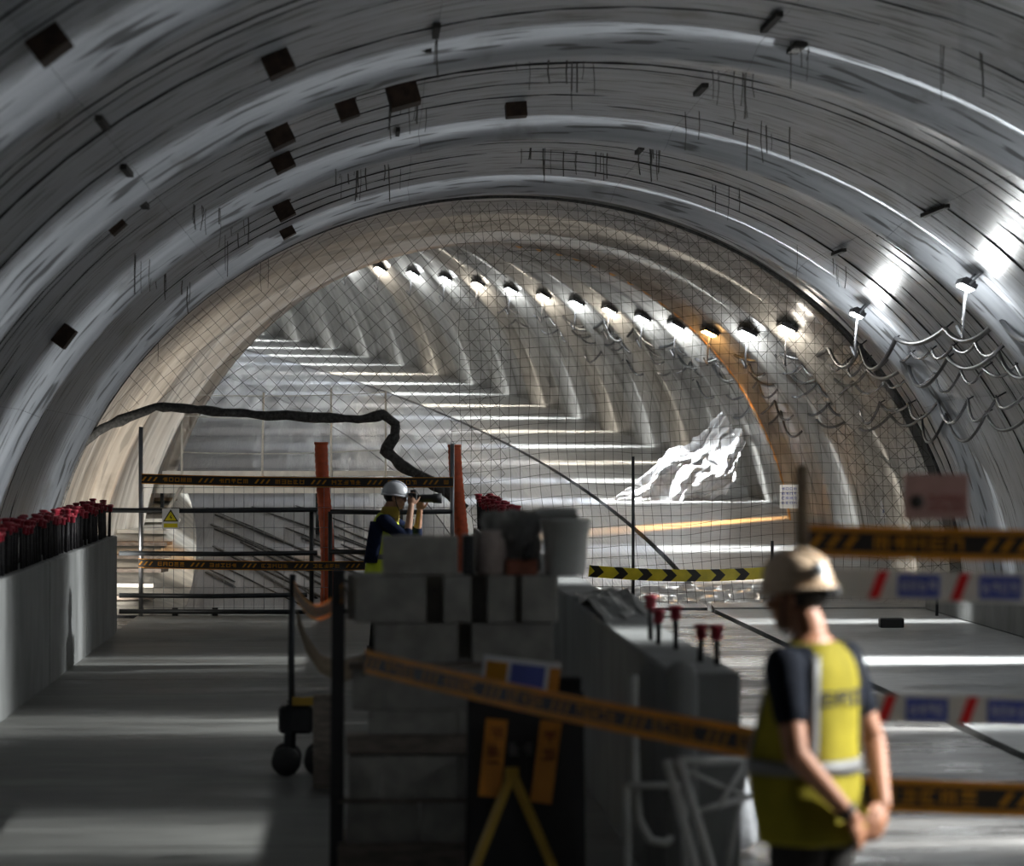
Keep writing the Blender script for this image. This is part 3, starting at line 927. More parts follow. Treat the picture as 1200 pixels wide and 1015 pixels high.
for i in range(len(hem3) - 1):
    for k in range(6):
        p = hem3[i].lerp(hem3[i + 1], k / 6)
        q = noise.noise_vector(p * 3.0)
        pts.append(p + Vector((0, .02, 0)) + q * .03); rs.append((.062 if i < 9 else .075) + .025 * noise.noise(p * 7))
mb.tube(pts, rs, 10); mb.build('gathered_hem', M['hem'], n2)
mb = MB()
ring_p = [Vector((1.97 + 6.0 * math.sin(t), YN + .04, 5.38 * math.cos(t))) for t in [R_(-82 + 164 * i / 60) for i in range(61)]]
mb.tube(ring_p, .022, 6); mb.build('head_rope', M['hem'], n2)
for (a, b, c, d) in ((742, 535, 742, 722), (905, 634, 905, 700)):
    mb = MB(); mb.tube([at(a, b, YN - .15), at(c, d, YN - .15)], .02, 8)
    p = at(c, d, YN - .15); mb.tube([p, (p.x, p.y, 0.0)], .02, 8)
    tag(mb.build('net_stake', M['dark_steel']), 'thin dark stake in front of the net, %s' % ('left end of chevron tape' if a == 742 else 'right end of chevron tape'), 'post')
tape('chevron_tape', sagline(at(690, 669, 38.7), at(903, 671, 38.7), .05), .155, 'chevron', 'yellow and black chevron tape strung low before the net', seed=8, twist=.25)

# plastic film hanging from wall to ramp
def film(name, c00, c10, c01, c11, amp, m, label, cat, nu=46, nv=46, seed=1, f1=3.0, f2=9.0):
    vs = []; fs = []
    for j in range(nv + 1):
        for i in range(nu + 1):
            u, v = i / nu, j / nv
            p = c00.lerp(c10, u).lerp(c01.lerp(c11, u), v)
            q = noise.noise_vector(Vector((u * f1, v * f1 * .6, seed))) * amp + noise.noise_vector(Vector((u * f2, v * f2 * .7, seed + 3))) * amp * .4
            vs.append(p + q)
    for j in range(nv):
        for i in range(nu):
            a = j * (nu + 1) + i; fs.append((a, a + 1, a + nu + 2, a + nu + 1))
    mb = MB(); mb.add(vs, fs, 0, False)
    o = mb.build(name, m)
    sd = o.modifiers.new('thick', 'SOLIDIFY'); sd.thickness = .006
    return tag(o, label, cat)
film('plastic_sheet', at(855, 482, 50.6), at(889, 470, 50.3), at(712, 585, 50.0), at(846, 585, 50.1), .22, M['film'], 'crumpled shiny plastic sheet spilling from the right wall onto ramp', 'sheet', 70, 70, 1, 5.0, 17.0)
film('plastic_sheet', at(690, 690, 39.8), at(900, 684, 39.8), at(700, 716, 38.75), at(890, 716, 38.75), .04, M['film'], 'low strip of shiny film on floor along the net foot', 'sheet', 60, 12, 4, 8, 20)

# notices beyond the net
def notice(px, py, Y, wd, hg, label, seed):
    p = at(px, py, Y); root = thing('notice', p - Vector((0, 0, hg / 2)), label, 'sign')
    mb = MB(); mb.box(p, (wd, .01, hg)); mb.build('sheet', M['sign_w'], root)
    rnd = random.Random(seed); mb = MB()
    for r in range(4):
        for k in range(4):
            for q in glyph(rnd, p.x - wd * .4 + k * wd * .21, wd * .15, p.z + hg * (.28 - r * .2), hg * .11): flat(mb, q, p.y - .007)
    tag(mb.build('printed_characters', M['tape_b'], root), kind='stuff')
notice(925, 582, 41.6, .27, .33, 'small white notice with blue print on the painted lamp streak', 3)
notice(1045, 590, 41.8, .32, .42, 'white notice partly hidden behind the pink hanging sign', 6)

# ------------------------------------------------------------------ block pile
YB = 15.0
def bx(px): return at(px, 700, YB).x
pal = thing('pallet', (.5, YB + .2, 0), 'low timber pallet carrying the concrete block pile', 'pallet')
for i in range(5):
    mb = MB(); y0 = YB - .05 + i * .125; mb.bb(-.10, 1.12, y0, y0 + .1, .125, .15); mb.build('deck_board', M['wood_grey'], pal)
mb = MB(); mb.bb(-.10, 1.12, YB - .065, YB - .052, .02, .15); mb.build('front_board', M['wood_grey'], pal)
for x in (-.06, .5, 1.06):
    mb = MB(); mb.bb(x - .045, x + .045, YB - .05, YB + .55, .025, .125); mb.build('bearer', M['wood_grey'], pal)
    mb = MB(); mb.bb(x - .06, x + .06, YB - .05, YB + .55, 0, .025); mb.build('foot_board', M['wood_grey'], pal)
def block(x0, x1, z0, z1, label, y0=YB, d=.19):
    """hollow block: two face shells and webs"""
    mb = MB(); wl_ = .032
    dy = random.uniform(-.012, .012); y0 += dy
    mb.bb(x0, x1, y0, y0 + wl_, z0, z1); mb.bb(x0, x1, y0 + d - wl_, y0 + d, z0, z1)
    n = 3 if x1 - x0 > .25 else 2
    for k in range(n):
        xc = x0 + .016 + (x1 - x0 - .032) * k / (n - 1)
        mb.bb(xc - .016, xc + .016, y0 + wl_, y0 + d - wl_, z0 + .001, z1 - .001)
    tag(mb.build('concrete_block', M['block'], bevel=.004), label, 'block', 'concrete blocks in the pile')
z = .15
courses = [('bottom', [(-.06, .307), (.315, .692), (.70, 1.06)], .15, .345),
           ('second lowest', [(-.05, .115), (.123, .50), (.508, .97)], .365, .585),
           ('third lowest', [(.05, .49), (.498, .97)], .69, .81),
           ('fourth lowest', [(-.03, .122), (.13, .52), (.528, .97)], .815, 1.015),
           ('third highest', [(.08, .50), (.57, .98)], 1.05, 1.245),
           ('second highest', [(-.02, .34), (.43, .565), (.65, .785), (.82, 1.0)], 1.25, 1.485),
           ('top', [(.12, .50)], 1.49, 1.685)]
for nm, xs, z0, z1 in courses:
    for i, (a, b) in enumerate(xs):
        if len(xs) == 1: lb = 'single hollow concrete block lying on top of the pile'
        else:
            lb = 'hollow concrete block, %s from left in the %s course of pile' % (ORD[i], nm)
        block(a, b, z0, z1, lb)
for i, (a, b, z0, z1, nm) in enumerate(((-.06, .325, 1.25, 1.485, 'left'), (.33, .725, 1.25, 1.485, 'middle'), (.73, 1.02, 1.25, 1.485, 'right'), (.10, .48, 1.05, 1.245, 'lower left'), (.50, .90, 1.05, 1.245, 'lower right'))):
    block(a, b, z0, z1, 'hollow concrete block in the back row, seen through gaps, %s one' % nm, YB + .24)
def slab_thing(name, x0, x1, y0, y1, z0, z1, m, label, cat, bev=.004):
    mb = MB(); mb.bb(x0, x1, y0, y1, z0, z1); return tag(mb.build(name, m, bevel=bev), label, cat)
slab_thing('timber_board', -.06, 1.0, YB - .02, YB + .2, .595, .685, M['wood_grey'], 'thick grey board laid between lower block courses', 'board')
slab_thing('timber_board', -.05, 1.02, YB, YB + .2, 1.018, 1.046, M['wood_grey'], 'thin board laid under the third highest block course', 'board')
slab_thing('timber_board', -.10, 1.05, YB, YB + .2, .348, .362, M['wood_grey'], 'thin board laid on the bottom block course', 'board')
post = MB(); post.beam((-.11, YB + .05, 0), (-.10, YB + .05, 1.52), .055, .07)
tag(post.build('timber_post', M['cable_k'], bevel=.006), 'dark upright post against the left side of block pile', 'post')
slab_thing('dark_block', .525, .585, YB + .01, YB + .19, 1.49, 1.69, M['dark_steel'], 'narrow dark block standing beside top concrete block', 'block')
# on the pile: bag, brick, bucket, folded sheet
mb = MB(); rings = []
for k, (zz, rx, ry) in enumerate(((0, .065, .09), (.02, .078, .10), (.10, .075, .095), (.17, .068, .08), (.20, .05, .04), (.225, .055, .02))):
    rings.append([Vector((.67 + rx * math.cos(a) * (1 + .08 * math.sin(5 * a + k)), YB + .1 + ry * math.sin(a), 1.487 + zz)) for a in [2 * PI * q / 18 for q in range(18)]])
mb.loft(rings); tag(mb.build('cement_bag', M['paperbag']), 'pinkish paper bag standing on the block pile', 'bag')
slab_thing('brick', .745, .90, YB + .02, YB + .12, 1.487, 1.565, M['brick'], 'single red brown brick on the block pile beside bucket', 'brick')
bk = thing('bucket', (1.045, YB + .10, 1.487), 'white plastic bucket standing at right end of block pile', 'bucket')
mb = MB(); mb.lathe([(.10, 0), (.102, .005), (.122, .27), (.128, .27), (.128, .285), (.117, .285), (.098, .02)], (1.045, YB + .10, 1.487), 24, None, 0, True, False)
mb.lathe([(.001, .012), (.099, .012)], (1.045, YB + .10, 1.487), 24, None, 0, True, False); mb.build('body', M['bucket'], bk)
mb = MB(); mb.tube([(1.045 + .128 * math.cos(a), YB + .1 - .05 * math.sin(a), 1.487 + .265 - .12 * math.sin(a)) for a in [PI * k / 12 for k in range(13)]], .004, 6); mb.build('handle', M['steel'], bk)
mb = MB(); mb.box((1.0, YB + .06, 1.795), (.2, .14, .03), Matrix.Rotation(.2, 3, 'X')); mb.build('rag', M['cloth'], bk)
film('folded_sheet', Vector((.62, YB + .24, 1.50)), Vector((.93, YB + .24, 1.50)), Vector((.64, YB + .22, 1.80)), Vector((.95, YB + .24, 1.81)), .035, M['cloth'], 'grey crumpled sheet propped behind bag and brick on pile', 'sheet', 16, 16, 9)
mb = MB(); mb.ball((.855, YB + .0, 1.625), (.028, .028, .03)); mb.lathe([(.03, -.058), (.03, -.02), (.012, 0)], (.855, YB, 1.625), 12)
tag(mb.build('rubber_stopper', M['black']), 'black rubber stopper resting on the red brown brick', 'cap')
# crumpled sheeting on the parapet behind the pile
film('tarpaulin', Vector((1.44, 17.6, 1.10)), Vector((1.84, 17.6, 1.12)), Vector((1.46, 20.6, 1.14)), Vector((1.84, 20.6, 1.14)), .07, M['cloth'], 'crumpled grey tarpaulin heaped on the centre parapet', 'sheet', 20, 40, 12, 3, 8)

# ------------------------------------------------------------------ A-frame warning stand before the pile
YA = 13.9
KA = YA / 13.0
sx0, sx1 = at(545, 900, YA).x, at(690, 900, YA).x
af = thing('warning_stand', (.70, YA, 0), 'black folding warning stand with amber panels and yellow legs', 'stand')
lean = Matrix.Rotation(R_(-9), 3, 'X')
mb = MB(); mb.box((.735 * KA, YA + .02, .56), (.54, .03, .86), lean); mb.build('front_board', M['black'], af, bevel=.006)
mb = MB(); mb.box((.735 * KA, YA + .36, .53), (.54, .03, 1.06), Matrix.Rotation(R_(14), 3, 'X')); mb.build('rear_board', M['black'], af, bevel=.006)
for x, z, ang, hh in ((.585 * KA, .69, 6, .36), (.815 * KA, .67, 8, .38)):
    mb = MB(); mb.box((x, YA - .035, z), (.10, .012, hh), lean @ Matrix.Rotation(R_(ang), 3, 'Y')); pn = mb.build('amber_panel', M['amber_panel'], af)
    rnd = random.Random(int(x * 100)); mb = MB()
    for k in range(4):
        for q in glyph(rnd, x - .03 + math.sin(R_(ang)) * (z + .12 - k * .08 - z), .06, z + .09 - k * .08, .055): flat(mb, q, YA - .055 - .15 * (0.69 - (z + .1 - k * .08)) * -1)
    tag(mb.build('printed_characters', M['brown_print'], pn), kind='stuff')
for k, xx in enumerate((.70, .765)):
    rnd = random.Random(50 + k); mb = MB()
    for q in glyph(rnd, xx, .045, .70, .06): flat(mb, q, YA - .022)
    mb.build('printed_character', M['reflect'], af)
tp = at(610, 792, YA)
mb = MB(); mb.box(tp + Vector((0, -.01, 0)), (.36, .02, .155), Matrix.Rotation(R_(7), 3, 'Y')); hd = mb.build('header_card', M['sign_w'], af)
for (dx, wd, m, nm) in ((-.115, .10, 'tape_y', 'amber_patch'), (.03, .16, 'tape_b', 'blue_patch'), (.155, .05, 'amber_panel', 'amber_patch')):
    mb = MB(); mb.box(tp + Vector((dx, -.022, -dx * .12)), (wd, .004, .11), Matrix.Rotation(R_(7), 3, 'Y')); mb.build(nm, M[m], hd)
ap = at(600, 906, YA - .10)
for xe in (-.26, .27):
    mb = MB(); mb.beam((ap.x, YA - .10, ap.z), (ap.x + xe, YA - .22, 0.0), .035, .035); mb.build('leg', M['yellow_paint'], af)
mb = MB(); mb.box((ap.x, YA - .10, ap.z), (.06, .05, .05)); mb.build('hinge', M['yellow_paint'], af)

# ------------------------------------------------------------------ tape posts, tapes near the camera
YP = 10.9
pp = at(940, 545, YP)
ps = thing('tape_post', (pp.x, YP, 0), 'dark upright pole holding tapes behind the man in vest', 'post')
mb = MB(); mb.tube([(pp.x, YP, .03), (pp.x, YP, pp.z)], .022, 10); mb.build('pole', M['wood'], ps)
mb = MB(); mb.lathe([(.16, 0), (.16, .03), (.05, .06), (.03, .08)], (pp.x, YP, 0), 20); mb.build('base', M['dark_steel'], ps)
xr = 3.35
ps2 = thing('tape_post', (xr, YP, 0), 'upright pole ending the tapes beyond the right frame edge', 'post')
mb = MB(); mb.tube([(xr, YP, .03), (xr, YP, pp.z)], .022, 10); mb.build('pole', M['wood'], ps2)
mb = MB(); mb.lathe([(.16, 0), (.16, .03), (.05, .06), (.03, .08)], (xr, YP, 0), 20); mb.build('base', M['dark_steel'], ps2)
def tz(py): return at(940, py, YP).z
yt = YP - .03
tape('barrier_tape', sagline((pp.x + .02, yt, tz(633)), (xr, yt, tz(640)), .01), .115, 'caution', 'black and amber tape at head height, right of the man', seed=11)
tape('barrier_tape', sagline((pp.x + .02, yt, tz(682)), (xr, yt, tz(692)), .01), .110, 'redwhite', 'white tape with red slants and blue panels, upper one', seed=12, start=.22)
tape('barrier_tape', sagline((pp.x + .02, yt, tz(826)), (xr, yt, tz(838)), .01), .110, 'redwhite', 'white tape with red slants and blue panels, lower one', seed=13, start=.25)
tape('barrier_tape', sagline((pp.x + .02, yt, tz(926)), (xr, yt, tz(945)), .01), .125, 'caution', 'black and amber tape at hip height, right of the man', seed=14)
cart_p = at(344, 688, 19.5)
tape('barrier_tape', sagline(at(428, 775, 14.6), (pp.x, YP + .03, tz(882)), .02), .118, 'caution', 'black and amber tape slanting from block pile to the man', seed=15, edge=.25)
tape('barrier_tape', sagline(cart_p, at(402, 694, 14.85), .13), .09, 'caution', 'black and amber tape sagging from trolley pole to pile post', seed=16)
mb = MB()
cr = [at(*p) for p in ((348, 722, 19.3), (358, 752, 18.6), (375, 778, 17.5), (398, 788, 16.2), (420, 782, 15.2), (432, 776, 14.7))]
vs = []
for p in cr: vs += [p + Vector((0, 0, .055)), p + Vector((0, .002, -.055)), p + Vector((0, .004, -.055)), p + Vector((0, .002, .055))]
fs = []
for i in range(len(cr) - 1):
    a = i * 4; b = a + 4
    fs += [(a, a + 1, b + 1, b), (a + 2, a + 3, b + 3, b + 2), (a + 3, a, b, b + 3), (a + 1, a + 2, b + 2, b + 1)]
mb.add(vs, fs, 0, True); tag(mb.build('webbing_strap', M['wood']), 'broad tan strap sagging between trolley pole and block pile', 'strap')

# hanging pink sign
ws = at(1097, 582, 11.2)
hs = thing('hanging_sign', ws - Vector((0, 0, .09)), 'faded pink sign with dark red print hung above the tapes', 'sign')
mb = MB(); mb.box(ws, (.245, .012, .17)); mb.build('board', M['pink'], hs)
rnd = random.Random(2); mb = MB()
mb.lathe([(.026, 0), (.026, .003)], ws + Vector((-.075, -.006, -.02)), 16, (0, -1, 0)); mb.build('round_symbol', M['tape_k'], hs)
mb = MB()
for r in range(2):
    for k in range(5):
        for q in glyph(rnd, ws.x - .03 + k * .028, .022, ws.z - .02 - r * .034, .024): flat(mb, q, ws.y - .009)
tag(mb.build('printed_characters', M['darkred'], hs), kind='stuff')
mb = MB(); mb.tube([ws + Vector((-.118 + .236 * k / 14, 0, -.085 - .06 * math.sin(PI * k / 14))) for k in range(15)], .003, 6); mb.build('wire_loop', M['rebar'], hs)
for dx in (-.1, .1):
    mb = MB(); mb.tube([ws + Vector((dx, 0, .08)), ws + Vector((dx, 0, 2.62))], .0015, 5); mb.build('hanger_wire', M['steel'], hs)

# ------------------------------------------------------------------ trolley left of the pile
YT = 19.5
tx = at(343, 800, YT).x
tr = thing('trolley', (tx, YT, 0), 'small dark wheeled trolley with yellow tray and tall pole', 'trolley')
mb = MB(); mb.tube([(tx, YT, .12), (tx - .01, YT, .75), (tx, YT, 1.30)], .022, 8); mb.build('pole', M['dark_steel'], tr)
mb = MB(); mb.bb(tx + .0, tx + .24, YT - .12, YT + .2, .455, .485); mb.bb(tx, tx + .24, YT - .12, YT - .1, .485, .51); mb.build('tray', M['yellow_paint'], tr)
mb = MB(); mb.bb(tx - .09, tx + .13, YT - .1, YT + .18, .27, .45); mb.build('body', M['cable_k'], tr, bevel=.02)
for x in (tx - .02, tx + .19):
    mb = MB(); mb.beam((x, YT - .1, .46), (x - .02, YT - .12, .12), .03, .03); mb.beam((x, YT + .18, .46), (x - .02, YT + .2, .12), .03, .03); mb.build('frame', M['dark_steel'], tr)
for x, y in ((tx - .04, YT - .13), (tx + .17, YT - .13), (tx - .04, YT + .2), (tx + .17, YT + .2)):
    mb = MB(); mb.lathe([(.03, -.022), (.085, -.02), (.095, -.01), (.095, .01), (.085, .02), (.03, .022)], (x, y, .095), 18, (0, 1, 0)); mb.build('wheel', M['black'], tr)
mb = MB(); mb.box((at(383, 860, 18.6).x, 18.6, .30), (.17, .03, .60), Matrix.Rotation(R_(8), 3, 'X')); tag(mb.build('board_offcut', M['wood_grey'], bevel=.004), 'brown board offcut leaning up beside the trolley', 'board')

# ------------------------------------------------------------------ parapet end: white trestle, sack, hose
tz_ = thing('trestle', (1.62, 12.3, 0), 'white folding metal trestle beside the parapet end', 'trestle')
def leg(p0, p1, nm='leg', r=.02):
    mb = MB(); mb.tube([p0, p1], r, 8); mb.build(nm, M['grey_paint'], tz_)
A0 = at(796, 892, 12.3); B0 = at(880, 892, 12.9)
leg(A0, (at(872, 1010, 12.0).x, 12.0, 0)); leg(A0 + Vector((-.05, .02, 0)), (at(850, 1010, 12.0).x, 12.02, 0))
leg(B0, (B0.x + .2, 12.95, 0)); leg(B0 + Vector((.02, .3, 0)), (B0.x - .1, 13.3, 0))
leg(A0, B0, 'top_rail'); leg((A0.x + .05, 12.3, .62), (B0.x, 12.9, .62), 'cross_rail', .014); leg((A0.x + .02, 12.32, .80), (B0.x - .03, 12.9, .62), 'brace', .012); leg((A0.x + .16, 12.3, .64), (B0.x, 12.9, .80), 'brace', .012)
mb = MB(); c = at(852, 985, 15.8); rings = []
for k, (zz, r) in enumerate(((0, .16), (.05, .20), (.2, .20), (.38, .175), (.52, .15), (.60, .11), (.64, .13))):
    r *= .82; zz *= .72
    rings.append([Vector((c.x + r * .92 * math.cos(a) * (1 + .07 * math.sin(3 * a + k * 1.3)), 15.8 + r * .8 * math.sin(a) * (1 + .06 * math.cos(4 * a + k)), zz)) for a in [2 * PI * q / 24 for q in range(24)]])
mb.loft(rings); sk = mb.build('sack', M['sack']); tag(sk, 'white woven sack standing on floor behind man in vest', 'sack')
hp = [at(*p) for p in ((742, 792, 13.4), (742, 850, 13.4), (745, 925, 13.4), (748, 960, 13.38), (762, 985, 13.36), (780, 988, 13.36), (796, 975, 13.4), (798, 920, 13.42), (795, 850, 13.45), (792, 800, 13.5), (785, 786, 13.5))]
mb = MB(); mb.tube(hp, .022, 8); tag(mb.build('hose', M['grey_paint']), 'pale hose looped down the end face of centre parapet', 'hose')
mb = MB(); a = at(735, 921, 13.34); b = at(802, 921, 13.34); mb.tube([a, b], .018, 8); mb.tube([(a.x, a.y, 0), a], .016, 8); mb.tube([(b.x, b.y, 0), b], .016, 8)
tag(mb.build('pipe_bracket', M['grey_paint']), 'low white pipe frame clamped across the parapet end', 'frame')
mb = MB(); mb.lathe([(.07, 0), (.075, .02), (.075, 1.08), (.06, 1.14), (.03, 1.17)], (at(786, 900, 13.4).x + .05, 13.42, 0), 16)
tag(mb.build('bollard', M['concrete']), 'grey round topped bollard against the centre parapet end', 'post')
# small things on the road
mb = MB(); p = at(1044, 731, 34.7); mb.bb(p.x - .14, p.x + .14, 34.6, 34.75, 0, .11)
tag(mb.build('rubber_block', M['black'], bevel=.01), 'small black block lying on pale road near the kerb', 'block')
mb = MB(); p = at(1098, 725, 37); mb.tube([(p.x, 37, 0), (p.x, 37, .34)], .02, 8)
tag(mb.build('marker_peg', M['dark_steel']), 'short dark peg standing on road before the right kerb', 'post')

# ------------------------------------------------------------------ people
def remesh(o, vox, sm=3):
    r = o.modifiers.new('remesh', 'REMESH'); r.mode = 'VOXEL'; r.voxel_size = vox; r.use_smooth_shade = True
    s = o.modifiers.new('smooth', 'SMOOTH'); s.factor = .5; s.iterations = sm
    return o
def ell(z, cx, cy, rx, ry, n=24, p=2.3):
    out = []
    for k in range(n):
        a = 2 * PI * k / n
        c, s_ = math.cos(a), math.sin(a)
        out.append(Vector((cx + rx * math.copysign(abs(c) ** (2 / p), c), cy + ry * math.copysign(abs(s_) ** (2 / p), s_), z)))
    return out
def limb(mb, pts, rs):
    """tapered limb with ball joints"""
    P_ = [Vector(p) for p in pts]
    fine = []; fr_ = []
    for i in range(len(P_) - 1):
        for k in range(6):
            f = k / 6
            fine.append(P_[i].lerp(P_[i + 1], f)); fr_.append(rs[i] + (rs[i + 1] - rs[i]) * f)
    fine.append(P_[-1]); fr_.append(rs[-1])
    mb.tube(fine, fr_, 14)
    for p, r in zip(P_, rs): mb.ball(p, r * .995, 14, 8)
def hand(mb, wrist, palm_dir, palm_n, sc=1.0, curl=.55, side=1):
    """palm, four unequal bent fingers, thumb from the side of the palm"""
    d = Vector(palm_dir).normalized(); n = Vector(palm_n); n = (n - d * n.dot(d)).normalized(); x = d.cross(n) * side
    w0 = Vector(wrist)
    rot = Matrix((x, n, d)).transposed()
    mb.ball(w0 + d * .05 * sc, (.042 * sc, .019 * sc, .055 * sc), 14, 10, rot)
    for k, (off, L) in enumerate(((-.031, .068), (-.0105, .078), (.0105, .072), (.031, .055))):
        p = w0 + x * off * sc + d * (.088 - abs(off) * .15) * sc
        pts = [p - d * .03 * sc, p]; dd = d.copy()
        for j in range(3):
            dd = (Matrix.Rotation(curl * (.8 if j == 0 else 1.0), 3, x * side) @ dd)
            if dd.dot(n) < 0 and j == 0: pass
            p = p + dd * L * sc * (.45, .32, .25)[j]; pts.append(p)
        mb.tube(pts, [.0095 * sc, .0092 * sc, .0086 * sc, .0078 * sc, .0062 * sc], 8)
        mb.ball(pts[-1], .0064 * sc, 8, 6)
    p = w0 + d * .025 * sc - x * .032 * sc
    pts = [p]; dd = (d * .75 - x * .65 + n * .15).normalized()
    for L in (.034, .03, .026):
        p = p + dd * L * sc; pts.append(p); dd = (dd + d * .35 + n * .1).normalized()
    mb.tube(pts, [.014 * sc, .012 * sc, .0105 * sc, .008 * sc], 8); mb.ball(pts[-1], .0082 * sc, 8, 6)
def head(mb, c, rot, skin_eyes):
    """skull, jaw, nose, ears, lips, brow; face along local +y"""
    c = Vector(c)
    def q(x, y, z): return c + rot @ Vector((x, y, z))
    mb.ball(q(0, -.012, .035), (.077, .096, .092), 20, 14, rot)
    mb.ball(q(0, .022, -.045), (.060, .070, .072), 18, 12, rot)
    mb.ball(q(0, .066, -.088), (.026, .022, .020), 12, 8, rot)
    mb.tube([q(0, .083, .022), q(0, .101, -.006), q(0, .108, -.022)], [.009, .012, .015], 8); mb.ball(q(0, .104, -.024), (.017, .012, .010), 10, 6, rot)
    for s_ in (-1, 1):
        mb.ball(q(s_ * .079, -.008, -.006), (.010, .020, .032), 10, 8, rot)
        mb.ball(q(s_ * .034, .070, .030), (.026, .015, .008), 10, 6, rot)
        mb.ball(q(s_ * .042, .060, -.028), (.022, .020, .020), 10, 6, rot)
        skin_eyes.append(q(s_ * .031, .074, .012))
    mb.ball(q(0, .086, -.054), (.026, .010, .006), 10, 6, rot); mb.ball(q(0, .083, -.064), (.023, .010, .007), 10, 6, rot)
def helmet(root, c, rot, mshell, extra=True, sc=1.0):
    def q(x, y, z): return Vector(c) + rot @ (Vector((x, y, z)) * sc)
    mb = MB(); rings = []
    for k in range(11):
        th = (PI / 2) * k / 10
        rr = math.cos(th) ** .8 if k < 10 else .03
        rings.append([q(.106 * rr * math.cos(a), -.008 + .130 * rr * math.sin(a), .035 + .125 * math.sin(th)) for a in [2 * PI * j / 28 for j in range(28)]])
    mb.loft(rings)
    sh = mb.build('helmet', mshell, root)
    mb = MB(); ri = []
    for (f, z0) in ((1.0, .036), (1.0, .026)):
        ri.append([q((.104) * math.cos(a) * f, -.008 + .128 * math.sin(a), z0) for a in [2 * PI * j / 28 for j in range(28)]])
        ri.append([q((.118) * math.cos(a), -.008 + (.142 + (.045 * max(0, math.sin(a)) ** 2)) * math.sin(a), z0 - .004 - .012 * max(0, math.sin(a))) for a in [2 * PI * j / 28 for j in range(28)]])
    mb.loft([ri[0], ri[1], ri[3], ri[2]], 0, True, False); mb.build('brim', mshell, sh)
    for x in (-.03, 0, .03):
        mb = MB(); mb.tube([q(x, -.008 + .126 * math.sin(a), .039 + .125 * math.cos(a)) for a in [R_(-60 + 120 * j / 10) for j in range(11)]], .006 * sc, 6); mb.build('ridge', mshell, sh)
    mb = MB()
    for s_ in (-1, 1):
        mb.tube([q(s_ * .092, .0, .03), q(s_ * .082, .02, -.05), q(s_ * .04, .045, -.115), q(0, .05, -.125)], .006 * sc, 6)
    mb.build('chin_strap', M['black'], sh)
    if extra:
        mb = MB(); mb.box(q(0, -.128, .005), (.07 * sc, .02, .035 * sc), rot); mb.lathe([(.018 * sc, 0), (.018 * sc, .022), (.012 * sc, .025)], q(0, -.134, .008), 12, rot @ Vector((0, -1, 0)))
        mb.build('adjuster_knob', M['black'], sh)
    return sh
def apply_root(mb, rz, loc): return mb.xform(Matrix.Translation(Vector(loc)) @ Matrix.Rotation(rz, 4, 'Z'))

